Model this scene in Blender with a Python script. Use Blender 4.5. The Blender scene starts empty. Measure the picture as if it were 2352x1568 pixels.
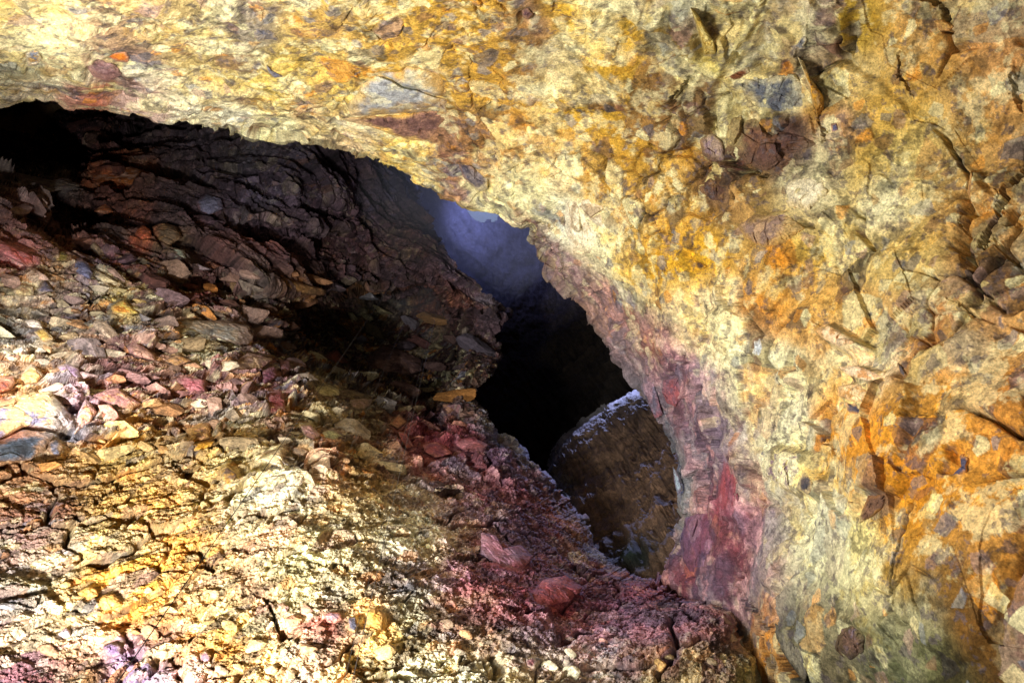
import bpy, math, random
import numpy as np
from mathutils import Matrix, Vector
np.seterr(all='ignore')
C = bpy.context.scene.collection
rng = np.random.RandomState(7)
F32 = np.float32

# ---------------------------------------------------------------- camera
# picture units: 2352 x 1568.  The camera stands on the chamber floor and looks almost straight up the shaft.
W, H, FOC = 2352., 1568., 1957.
up_c = np.array([1075-1176, 784-400, -FOC]); up_c /= np.linalg.norm(up_c)      # world up seen by the camera
xw = np.array([1., 0, 0]) - up_c*up_c[0]; xw /= np.linalg.norm(xw)
yw = np.cross(up_c, xw)
R3 = np.array([xw, yw, up_c])                                                   # camera axes -> world axes
CAM = np.array([0., 0., 1.7])

def world(x, y, z):
    """points along the view at picture place (x, y) and distance z in front of the camera -> world"""
    x = np.asarray(x, float); y = np.asarray(y, float); z = np.asarray(z, float)
    p = np.stack([(x-W/2)/FOC*z, (H/2-y)/FOC*z, -z], -1)
    return p @ R3.T + CAM

def cam_pt(X, Y, Z):
    return np.array([X, Y, -Z]) @ R3.T + CAM

def picture(p):
    c = (p - CAM) @ R3
    z = -c[..., 2]
    return c[..., 0]/z*FOC + W/2, H/2 - c[..., 1]/z*FOC, z

cam = bpy.data.cameras.new('camera'); camo = bpy.data.objects.new('camera', cam); C.objects.link(camo)
m4 = np.eye(4); m4[:3, :3] = R3; m4[:3, 3] = CAM
camo.matrix_world = Matrix(m4.tolist())
cam.sensor_width = 36; cam.lens = 36*FOC/W; cam.clip_end = 1000; cam.clip_start = 0.05
bpy.context.scene.camera = camo

# ---------------------------------------------------------------- noise
def _hash(ix, iy, iz, seed):
    h = (ix.astype(np.uint32)*np.uint32(374761393) + iy.astype(np.uint32)*np.uint32(668265263)
         + iz.astype(np.uint32)*np.uint32(2147483647) + np.uint32((seed*974634777) & 0xffffffff))
    h = (h ^ (h >> np.uint32(13)))*np.uint32(1274126177)
    h = (h ^ (h >> np.uint32(16)))*np.uint32(2246822519)
    return h ^ (h >> np.uint32(15))

def _u(h):
    return (h & np.uint32(0xffffff)).astype(F32)/F32(0xffffff)

def vnoise(p, seed=0):
    """smooth gradient-like value noise, about -1..1"""
    p = p.astype(F32); i = np.floor(p); f = p-i; i = i.astype(np.int32).astype(np.int64)
    f = f*f*f*(f*(f*6-15)+10)
    out = np.zeros(p.shape[0], F32)
    for dx in (0, 1):
        wx = f[:, 0] if dx else 1-f[:, 0]
        for dy in (0, 1):
            wy = f[:, 1] if dy else 1-f[:, 1]
            for dz in (0, 1):
                wz = f[:, 2] if dz else 1-f[:, 2]
                out += wx*wy*wz*_u(_hash(i[:, 0]+dx, i[:, 1]+dy, i[:, 2]+dz, seed))
    return out*2-1

def fbm(p, octaves=4, seed=0, gain=.5, lac=2.03):
    a, s, t = 1., 0., 0.
    for o in range(octaves):
        s = s + a*vnoise(p*(lac**o)+o*17.3, seed+o); t += a; a *= gain
    return s/t

def voronoi(p, seed=0, jit=.85):
    """F1, F2, offset from the cell's point, hash of the cell"""
    p = p.astype(F32); base = np.floor(p-.5); i0 = base.astype(np.int32).astype(np.int64)
    n = p.shape[0]
    d1 = np.full(n, 9., F32); d2 = np.full(n, 9., F32); off = np.zeros((n, 3), F32); cid = np.zeros(n, np.uint32)
    for dx in (0, 1):
        for dy in (0, 1):
            for dz in (0, 1):
                ix, iy, iz = i0[:, 0]+dx, i0[:, 1]+dy, i0[:, 2]+dz
                h = _hash(ix, iy, iz, seed)
                q = np.empty((n, 3), F32)
                q[:, 0] = p[:, 0]-(base[:, 0]+dx+.5+jit*(_u(h)-.5))
                q[:, 1] = p[:, 1]-(base[:, 1]+dy+.5+jit*(_u(h*np.uint32(2654435761)+np.uint32(11))-.5))
                q[:, 2] = p[:, 2]-(base[:, 2]+dz+.5+jit*(_u(h*np.uint32(2246822519)+np.uint32(77))-.5))
                d = np.sqrt((q*q).sum(1))
                near = d < d1
                d2 = np.where(near, d1, np.minimum(d2, d)); d1 = np.where(near, d, d1)
                off[near] = q[near]; cid = np.where(near, h, cid)
    return d1, d2, off, cid

def cellrand(cid, k):
    return _u((cid ^ np.uint32(k*7919+13))*np.uint32(2654435761) + np.uint32(k*104729)) if False else _u(_mix(cid, k))

def _mix(cid, k):
    h = cid*np.uint32(2654435761) + np.uint32((k*40503*7919) & 0xffffffff)
    h = (h ^ (h >> np.uint32(15)))*np.uint32(2246822519)
    h = (h ^ (h >> np.uint32(13)))*np.uint32(3266489917)
    return h ^ (h >> np.uint32(16))

def chips(p, seed, tilt=1., step=.5, dirn=None):
    """angular broken-rock relief: every cell is a tilted facet. returns relief, cell hash, gap (0 at cell joints)"""
    d1, d2, off, cid = voronoi(p, seed)
    t = np.stack([cellrand(cid, k)-.5 for k in (1, 2, 3)], 1)*2*tilt
    return (t*off).sum(1) + (cellrand(cid, 4)-.5)*2*step, cid, d2-d1

def sstep(a, b, x):
    t = np.clip((x-a)/(b-a), 0, 1); return t*t*(3-2*t)

def lin(c):
    c = np.asarray(c, float)/255.
    return np.where(c < .04045, c/12.92, ((c+.055)/1.055)**2.4)

def tps(ctrl):
    """smooth surface through (x, y, z) control points; returns z(x, y)"""
    c = np.array(ctrl, float); n = len(c); xy = c[:, :2]/1000.
    r2 = ((xy[:, None]-xy[None])**2).sum(-1)
    K = np.where(r2 > 0, .5*r2*np.log(np.maximum(r2, 1e-12)), 0) + np.eye(n)*1e-3
    P = np.hstack([np.ones((n, 1)), xy]); A = np.zeros((n+3, n+3)); A[:n, :n] = K; A[:n, n:] = P; A[n:, :n] = P.T
    w = np.linalg.solve(A, np.concatenate([np.log(c[:, 2]), np.zeros(3)]))
    def f(x, y):
        x = np.asarray(x, float)/1000; y = np.asarray(y, float)/1000
        s = w[n]+w[n+1]*x+w[n+2]*y
        for k in range(n):
            d = (x-xy[k, 0])**2+(y-xy[k, 1])**2
            s = s + w[k]*.5*d*np.log(np.maximum(d, 1e-12))
        return np.exp(s)
    return f

def polyline(pts, n):
    pts = np.array(pts, float); d = np.r_[0, np.cumsum(np.hypot(*np.diff(pts, axis=0).T))]
    t = np.linspace(0, d[-1], n)
    return np.stack([np.interp(t, d, pts[:, k]) for k in (0, 1)], 1), d

def poly_sdf(px, py, poly):
    """distance to a polygon's edge, positive inside"""
    poly = np.array(poly, float); d = np.full(px.shape, 1e9); ins = np.zeros(px.shape, bool)
    for a, b in zip(poly, np.roll(poly, -1, 0)):
        e = b-a; L = max((e*e).sum(), 1e-9)
        t = np.clip(((px-a[0])*e[0]+(py-a[1])*e[1])/L, 0, 1)
        d = np.minimum(d, np.hypot(px-a[0]-t*e[0], py-a[1]-t*e[1]))
        c = (a[1] > py) != (b[1] > py)
        ins ^= c & (px < (b[0]-a[0])*(py-a[1])/((b[1]-a[1]) if abs(b[1]-a[1]) > 1e-9 else 1e-9)+a[0])
    return np.where(ins, d, -d)

def blend_cols(x, y, ctrl, pw=1.6):
    """mineral colours of the rock: soft patches from a list of (x, y, radius, (r, g, b))"""
    num = np.zeros(x.shape+(3,)); den = np.full(x.shape, 1e-6)
    for cx, cy, r, col in ctrl:
        w = np.exp(-(((x-cx)**2+(y-cy)**2)/(r*r))**.8*pw)
        num += w[..., None]*lin(col); den += w
    return num/den[..., None]

# ---------------------------------------------------------------- meshes and materials
def mesh_np(name, V, Fq, col=None, smooth=False):
    me = bpy.data.meshes.new(name)
    nv, nf, k = len(V), len(Fq), Fq.shape[1]
    me.vertices.add(nv); me.vertices.foreach_set('co', np.ascontiguousarray(V, F32).ravel())
    me.loops.add(nf*k); me.loops.foreach_set('vertex_index', np.ascontiguousarray(Fq, np.int32).ravel())
    me.polygons.add(nf); me.polygons.foreach_set('loop_start', np.arange(0, nf*k, k, dtype=np.int32))
    try: me.polygons.foreach_set('loop_total', np.full(nf, k, np.int32))
    except Exception: pass
    me.polygons.foreach_set('use_smooth', np.full(nf, smooth))
    me.update(calc_edges=True)
    if col is not None:
        a = me.color_attributes.new('mineral', 'FLOAT_COLOR', 'POINT')
        c4 = np.ones((nv, 4), F32); c4[:, :3] = col; a.data.foreach_set('color', c4.ravel())
    return me

def grid_faces(nr, nc, closed=False):
    i = np.arange(nr*nc).reshape(nr, nc)
    return np.stack([i[:-1, :-1], i[:-1, 1:], i[1:, 1:], i[1:, :-1]], -1).reshape(-1, 4)

def rock_mat(name, bump=.5, scale=6., rough=.9, col=None, mottle=.35, spec=.25, dist=.05):
    m = bpy.data.materials.new(name); m.use_nodes = True; nt = m.node_tree; N = nt.nodes; L = nt.links
    b = N['Principled BSDF']; b.inputs['Roughness'].default_value = rough
    b.inputs['Specular IOR Level'].default_value = spec
    geo = N.new('ShaderNodeNewGeometry')
    n1 = N.new('ShaderNodeTexNoise'); n1.inputs['Scale'].default_value = scale; n1.inputs['Detail'].default_value = 9; n1.inputs['Roughness'].default_value = .68
    L.new(geo.outputs['Position'], n1.inputs['Vector'])
    n2 = N.new('ShaderNodeTexNoise'); n2.inputs['Scale'].default_value = scale*.37; n2.inputs['Detail'].default_value = 7; n2.inputs['Roughness'].default_value = .75
    L.new(geo.outputs['Position'], n2.inputs['Vector'])
    if col is None:
        a = N.new('ShaderNodeAttribute'); a.attribute_name = 'mineral'; base = a.outputs['Color']
    else:
        r = N.new('ShaderNodeRGB'); r.outputs[0].default_value = (*lin(col), 1); base = r.outputs[0]
    mr = N.new('ShaderNodeMapRange'); mr.inputs['From Min'].default_value = .3; mr.inputs['From Max'].default_value = .7
    mr.inputs['To Min'].default_value = 1-mottle; mr.inputs['To Max'].default_value = 1+mottle
    L.new(n1.outputs['Fac'], mr.inputs['Value'])
    mul = N.new('ShaderNodeVectorMath'); mul.operation = 'SCALE'
    L.new(base, mul.inputs[0]); L.new(mr.outputs[0], mul.inputs['Scale'])
    n3 = N.new('ShaderNodeTexNoise'); n3.inputs['Scale'].default_value = scale*3.1; n3.inputs['Detail'].default_value = 5; n3.inputs['Roughness'].default_value = .8
    L.new(geo.outputs['Position'], n3.inputs['Vector'])
    mr3 = N.new('ShaderNodeMapRange'); mr3.inputs['From Min'].default_value = .34; mr3.inputs['From Max'].default_value = .62
    mr3.inputs['To Min'].default_value = .56; mr3.inputs['To Max'].default_value = 1.44
    L.new(n3.outputs['Fac'], mr3.inputs['Value'])
    mul3 = N.new('ShaderNodeVectorMath'); mul3.operation = 'SCALE'; L.new(mul.outputs[0], mul3.inputs[0]); L.new(mr3.outputs[0], mul3.inputs['Scale']); mul = mul3
    # pale dust and dark grains
    mx = N.new('ShaderNodeMix'); mx.data_type = 'RGBA'; mx.blend_type = 'MULTIPLY'
    cr = N.new('ShaderNodeValToRGB'); cr.color_ramp.elements[0].position = .34; cr.color_ramp.elements[0].color = (.34, .3, .32, 1)
    cr.color_ramp.elements[1].position = .47; cr.color_ramp.elements[1].color = (1, 1, 1, 1)
    L.new(n2.outputs['Fac'], cr.inputs['Fac']); mx.inputs['Factor'].default_value = .8
    L.new(mul.outputs[0], mx.inputs['A']); L.new(cr.outputs['Color'], mx.inputs['B'])
    L.new(mx.outputs['Result'], b.inputs['Base Color'])
    bp = N.new('ShaderNodeBump'); bp.inputs['Strength'].default_value = bump; bp.inputs['Distance'].default_value = dist
    ad = N.new('ShaderNodeMath'); ad.operation = 'MULTIPLY_ADD'; ad.inputs[1].default_value = .6
    L.new(n3.outputs['Fac'], ad.inputs[0]); L.new(n1.outputs['Fac'], ad.inputs[2]); L.new(ad.outputs[0], bp.inputs['Height']); L.new(bp.outputs['Normal'], b.inputs['Normal'])
    return m

def link(name, me, mat, kind=None, label=None, cat=None, group=None, parent=None):
    o = bpy.data.objects.new(name, me); C.objects.link(o)
    if mat: me.materials.append(mat)
    if kind: o['kind'] = kind
    if label: o['label'] = label
    if cat: o['category'] = cat
    if group: o['group'] = group
    if parent: o.parent = parent
    return o
# ================================================================ the chamber walls
# near overhang: its lip runs from the upper left across the shaft and down to the lower right
RIM_A = [(-420,225),(-200,228),(0,231),(34,226),(68,223),(112,215),(153,231),(190,235),(238,233),(300,250),(380,266),(476,282),(527,288),(578,306),(640,316),(714,328),(799,343),(844,362),(912,384),(966,411),(994,422),(1021,445),(1058,446),(1082,462),(1133,469),(1157,476),(1177,510),(1218,520),(1221,545),(1245,575),(1262,599),(1269,626),(1289,660),(1317,680),(1337,701),(1357,735),(1385,769),(1398,796),(1415,823),(1442,850),(1466,888),(1490,928),(1514,959),(1538,1000),(1556,1044),(1572,1093),(1574,1130),(1570,1180),(1556,1240),(1532,1296),(1536,1345),(1570,1420),(1610,1520),(1650,1700),(1680,1900)]
K_A = 27                                   # the lip point that faces the upper right corner
# wall of broken rock at the lower left, with the edge of the pit on its right
RIM_B = [(920,330),(945,400),(962,445),(1000,530),(1055,620),(1110,668),(1158,700),(1166,718),(1150,748),(1142,772),(1150,815),(1142,843),(1124,866),(1100,890),(1082,918),(1112,945),(1138,990),(1201,1034),(1242,1086),(1276,1120),(1317,1154),(1341,1188),(1354,1225),(1361,1253),(1405,1290),(1439,1317),(1490,1331),(1560,1372),(1640,1368),(1690,1400),(1715,1474),(1742,1508),(1762,1570),(1790,1700),(1820,1950)]
K_B = 17

zA = tps([(2352,784,13),(2352,0,15),(2352,1568,10.5),(1800,250,19),(1850,850,17),(1850,1400,15),(1300,650,26),(1500,950,24.5),(1545,1200,23),(1600,1450,20.5),(1176,0,19.5),(900,200,23),(1000,420,27),(600,330,25),(0,230,22),(0,0,17),(500,0,18.5),(-400,200,19),(-400,-300,12),(2700,-300,13),(2700,1900,8),(1700,1900,17),(1100,-300,15)])
zB = tps([(0,1568,12),(600,1568,13),(1200,1568,14.5),(1740,1530,16),(0,1050,17.5),(500,1050,20.5),(900,1080,24),(1100,1050,29),(1300,1160,29),(1250,1350,20),(1350,1300,24),(1500,1350,21),(1640,1400,18),(0,700,25),(500,750,31),(730,990,23.5),(850,790,46),(1000,860,43),(1110,900,38),(0,440,33),(500,480,40),(1000,600,48),(1180,705,47),(700,330,46),(60,300,58),(300,320,50),(960,445,54),(-400,1900,8),(1000,1900,10),(1800,1900,13),(-400,1000,15),(-400,400,30)])

# hollows in the broken wall: (outline, depth, softness of the edge)
HOLLOWS = [([(640,700),(900,640),(990,640),(1050,690),(1072,770),(1060,860),(1040,920),(1000,970),(900,910),(760,850),(660,790)], 13., 40), ([(520,500),(700,520),(830,590),(1000,640),(900,645),(700,590),(560,545)], 4.5, 26),
 ([(-420,238),(240,238),(330,292),(250,300),(215,262),(140,285),(165,315),(220,340),(228,400),(170,400),(60,388),(-420,395)], 11., 26),
 ([(95,440),(190,438),(250,520),(160,540),(60,500)], 6., 26),
 ([(490,905),(560,900),(610,930),(520,940)], 2.2, 18), ([(405,1000),(430,975),(432,1040),(420,1060),(402,1040)], 2., 12),
 ([(655,1035),(720,1040),(760,1080),(700,1110),(660,1085)], 2.6, 18), ([(380,640),(520,650),(700,700),(620,730),(450,690)], 3.5, 40), ([(560,420),(720,440),(840,520),(720,500),(600,470)], 3.5, 30),
 ([(170,690),(300,680),(330,690),(200,712)], 2., 16), ([(1000,1130),(1060,1110),(1090,1130),(1030,1150)], 1.6, 14)]
zB0 = zB
def zB(x, y):
    x = np.asarray(x, float); y = np.asarray(y, float); z = zB0(x, y); sh = x.shape
    x = np.atleast_1d(x).ravel(); y = np.atleast_1d(y).ravel(); z = np.atleast_1d(z).ravel().copy()
    q = np.stack([x*.012, y*.012, x*0], 1); jx = fbm(q, 4, 701, gain=.6)*45; jy = fbm(q+9, 4, 705, gain=.6)*32
    for poly, dep, s in HOLLOWS:
        a = np.array(poly); m = (x > a[:, 0].min()-120) & (x < a[:, 0].max()+120) & (y > a[:, 1].min()-120) & (y < a[:, 1].max()+120)
        if m.any(): z[m] += dep*sstep(-s*.4, s, poly_sdf(x[m]+jx[m], y[m]+jy[m], poly))
    return z.reshape(sh)

def rim_grid(rim, k, outer, nt1, nt2, ns, zf, lip, lipw, seed, curl=10, curl_w=38, curl_d=3.5, back=7.):
    """sheet of rock from a broken lip out past the picture's edge, with the lip turning away behind itself"""
    a, _ = polyline(rim[:k+1], nt1); b, _ = polyline(rim[k:], nt2)
    oa, _ = polyline(outer[0], nt1); ob, _ = polyline(outer[1], nt2)
    Rm = np.vstack([a, b[1:]]); O = np.vstack([oa, ob[1:]])
    nt = len(Rm)
    t = np.arange(nt)*1.
    jag = fbm(np.stack([t*.045, t*0, t*0+seed], 1), 5, seed, gain=.62)*9 + (chips(np.stack([t*.05, t*0+seed, t*0], 1), seed+3, .9, .6)[0])*6
    D = O-Rm; Ln = np.hypot(*D.T); D /= Ln[:, None]
    Rm = Rm + D*jag[:, None]
    s = np.linspace(0, 1, ns)**1.04
    X = Rm[None, :, 0]+s[:, None]*(O-Rm)[None, :, 0]; Y = Rm[None, :, 1]+s[:, None]*(O-Rm)[None, :, 1]
    dist = s[:, None]*Ln[None]
    Z = zf(X, Y) + lip*np.exp(-dist/lipw)
    ph = np.linspace(0, 1, curl+1)[1:][::-1]
    cx = Rm[None, :, 0]+D[None, :, 0]*(curl_w*(1-np.cos(ph*1.5))[:, None]); cy = Rm[None, :, 1]+D[None, :, 1]*(curl_w*(1-np.cos(ph*1.5))[:, None])
    cz = Z[:1] + curl_d*np.sin(ph*1.5)[:, None] + back*(ph**2)[:, None]
    return np.vstack([cx, X]), np.vstack([cy, Y]), np.vstack([cz, Z]), np.vstack([-cz*0-1, dist])

def grid_normals(P):
    du = np.gradient(P, axis=1); dv = np.gradient(P, axis=0)
    n = np.cross(du, dv); n /= np.linalg.norm(n, axis=-1, keepdims=True)+1e-9
    s = np.sign((n*(CAM-P)).sum(-1)); s[s == 0] = 1
    return n*s[..., None]

UPW = np.array([0, 0, 1.])

# -------- colours (of the rock, with the shade of the hollows put in)
CREAM = (236,226,180); OCHRE = (196,150,62); GOLD = (206,158,40); TAN = (190,146,88); ORANGE = (206,136,48); PALE = (214,202,160)
MAUVE = (150,118,112); BROWN = (112,78,58); MAROON = (100,62,60); GREYB = (120,124,138); SLATE = (84,88,104); RED = (180,74,64); PINK = (206,134,130)
OLIVE = (128,116,70); PLUM = (92,70,92); DARK = (62,54,58); CORAL = (214,112,76); WHITE = (240,234,214); GREENG = (128,132,104)
COL_A = [
 (0,60,140,(190,160,90)),(0,150,110,WHITE),(100,110,90,CREAM),(60,200,60,(220,190,190)),(170,212,55,(214,150,140)),(220,225,40,CORAL),(30,225,40,(150,140,160)),(250,60,120,(160,130,100)),
 (240,150,80,(130,96,96)),(420,90,110,(170,146,100)),(330,180,60,(140,112,110)),(560,90,80,(128,118,112)),(640,150,80,(190,164,90)),(470,200,80,(190,164,100)),(420,240,50,WHITE),(340,235,50,(236,200,190)),
 (520,265,50,WHITE),(620,290,50,CREAM),(720,290,55,(226,206,150)),(600,210,80,(196,166,84)),(760,180,80,(206,186,120)),(700,250,60,(170,110,90)),
 (860,80,160,(190,150,72)),(1000,60,160,(196,152,64)),(760,60,110,(170,138,84)),(1130,160,130,(180,136,56)),(1230,130,60,(96,66,66)),(1210,40,60,(120,90,90)),(1350,60,120,(206,164,60)),(1420,150,120,(190,148,58)),
 (800,330,60,(220,190,150)),(900,350,55,(230,196,110)),(960,370,50,(240,204,120)),(1020,350,60,(150,106,84)),(1150,330,80,(160,116,72)),(1080,300,60,(128,98,84)),(1250,330,80,(190,150,90)),
 (1180,440,70,CREAM),(1240,420,80,(222,210,160)),(1320,500,60,WHITE),(1260,490,40,(206,196,160)),(1200,500,25,(190,120,96)),(1230,540,30,(140,110,110)),(1350,240,90,(200,156,44)),(1320,380,60,(216,176,120)),(1440,280,90,(172,130,52)),
 (1430,400,100,(180,136,52)),(1490,480,90,(196,156,90)),(1380,560,60,(232,222,180)),(1440,620,60,(204,168,90)),(1580,620,70,(206,154,26)),(1530,560,90,(190,146,56)),(1600,700,60,(220,190,130)),
 (1600,60,90,(120,96,50)),(1560,180,80,(126,100,54)),(1720,60,80,(222,214,180)),(1780,110,90,(214,202,160)),(1850,30,60,(230,220,190)),(1640,120,40,(214,196,110)),(1700,250,60,(168,150,100)),(1800,350,60,(84,58,54)),(1640,440,70,(96,70,56)),(1720,470,60,(150,120,70)),
 (1870,430,70,(218,206,170)),(1830,480,60,(190,164,110)),(1930,180,60,(200,170,110)),(1930,300,50,(180,140,110)),(1960,420,70,(190,160,90)),(1900,260,30,(160,116,40)),(1990,60,60,(170,138,50)),(2010,480,60,(226,220,190)),
 (2060,280,90,(200,166,90)),(2080,370,80,(210,186,120)),(2100,180,90,(190,150,90)),(2150,60,110,(190,146,86)),(2260,130,110,(196,144,90)),(2300,300,110,(184,138,80)),(2200,250,80,(186,146,90)),(2250,460,90,(180,134,80)),(2330,460,60,(180,134,78)),(2180,400,70,(186,150,90)),
 (2060,560,80,(206,170,100)),(1950,560,80,(210,184,120)),(2100,600,80,(206,176,110)),(1850,580,60,(204,166,70)),(1760,600,70,(190,150,80)),(2250,600,80,(176,130,76)),(2320,640,60,(180,126,66)),(2240,680,50,(140,120,120)),(2150,660,60,(170,150,110)),
 (1650,740,60,(226,206,150)),(1800,660,80,(204,150,76)),(1900,680,80,(204,160,90)),(1750,730,60,(196,136,70)),(1640,700,50,(230,216,190)),(1700,800,60,(226,220,190)),(1780,830,60,(214,208,180)),(1740,780,40,(180,180,180)),(2000,720,70,(190,150,96)),(2150,720,70,(170,110,56)),(2300,760,80,(200,150,90)),
 (1920,800,60,(226,200,160)),(1850,760,50,(200,150,80)),(1990,850,60,(232,204,170)),(1960,900,50,(230,200,150)),(2100,820,70,(180,130,80)),(2200,800,60,(190,176,150)),(1800,880,60,(228,214,170)),(1880,880,50,(216,170,100)),(2080,900,60,(160,120,60)),
 (2200,900,90,(212,146,52)),(2300,900,70,(190,126,60)),(2150,990,90,(206,142,48)),(1900,960,70,(206,142,54)),(1990,1000,80,(202,136,46)),(1900,1040,70,(190,124,30)),(1780,960,60,(222,210,190)),(1740,880,50,(218,206,170)),(2300,1020,90,(204,138,60)),(2250,1120,100,(196,134,50)),
 (1800,1070,60,(232,222,176)),(1900,1080,50,(226,190,110)),(2050,1080,90,(206,136,36)),(2150,1180,90,(198,132,36)),(2000,1140,40,(110,74,50)),(2080,1220,90,(194,136,40)),(2320,1250,90,(180,126,60)),(2200,1290,80,(170,122,60)),
 (1850,1160,60,(218,196,150)),(1870,1230,70,(190,180,156)),(1790,1170,50,(150,134,128)),(1740,1110,40,(200,196,170)),(1950,1240,70,(200,190,140)),(1970,1310,70,(216,196,130)),(1900,1350,90,(168,158,110)),(2050,1330,70,(180,140,70)),(2130,1300,70,(176,130,60)),
 (1850,1280,60,(170,160,130)),(1780,1320,60,(130,100,96)),(1810,1370,50,(160,140,136)),(2000,1380,80,(170,156,100)),(2100,1400,90,(150,140,100)),(2180,1370,80,(140,104,50)),(2300,1380,80,(130,88,40)),(2280,1480,80,(140,92,34)),(2330,1560,60,(120,76,24)),
 (1900,1420,60,(110,86,56)),(1800,1450,60,(104,100,84)),(1880,1500,80,(110,92,60)),(1960,1490,60,(100,76,56)),(2030,1500,80,(116,118,86)),(2120,1500,80,(126,128,86)),(2200,1540,70,(100,90,50)),(1760,1430,50,(120,112,100)),(1780,1550,60,(70,66,60)),(2060,1440,60,(150,150,116)),
 # lip of the overhang beside the pit
 (1350,600,40,(226,206,160)),(1290,600,30,(150,120,120)),(1320,650,35,(150,120,110)),(1370,680,45,(190,140,130)),(1420,740,45,(170,116,104)),(1470,700,50,(140,120,110)),(1520,760,50,(160,124,110)),(1570,720,45,(200,180,150)),(1440,800,45,(160,110,80)),(1490,830,45,(150,98,70)),(1540,850,45,(140,104,100)),
 (1450,860,30,(112,110,116)),(1490,900,35,(110,112,118)),(1540,930,40,(170,84,60)),(1580,880,45,(150,110,110)),(1620,900,50,(190,176,170)),(1560,990,35,(160,90,70)),(1540,1000,28,(108,112,114)),(1600,980,45,(120,86,86)),(1650,980,45,(150,134,140)),(1560,1060,30,(106,110,116)),(1600,1060,45,(128,84,84)),(1590,1120,40,(100,64,70)),
 (1650,1080,40,(176,76,66)),(1680,1130,40,(182,82,72)),(1660,1180,40,(150,60,60)),(1620,1130,40,(136,70,74)),(1560,1140,30,(90,96,112)),(1600,1220,60,(84,76,104)),(1570,1280,50,(84,76,98)),(1640,1270,50,(100,66,84)),(1690,1230,40,(120,66,70)),(1720,1200,40,(150,130,140)),(1660,1340,50,(110,66,70)),(1720,1300,50,(100,66,66)),(1700,1050,40,(170,160,160)),
 (1760,1250,50,(140,120,116)),(1740,1380,50,(110,80,78)),(1600,1340,40,(96,66,80)),
]
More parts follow.
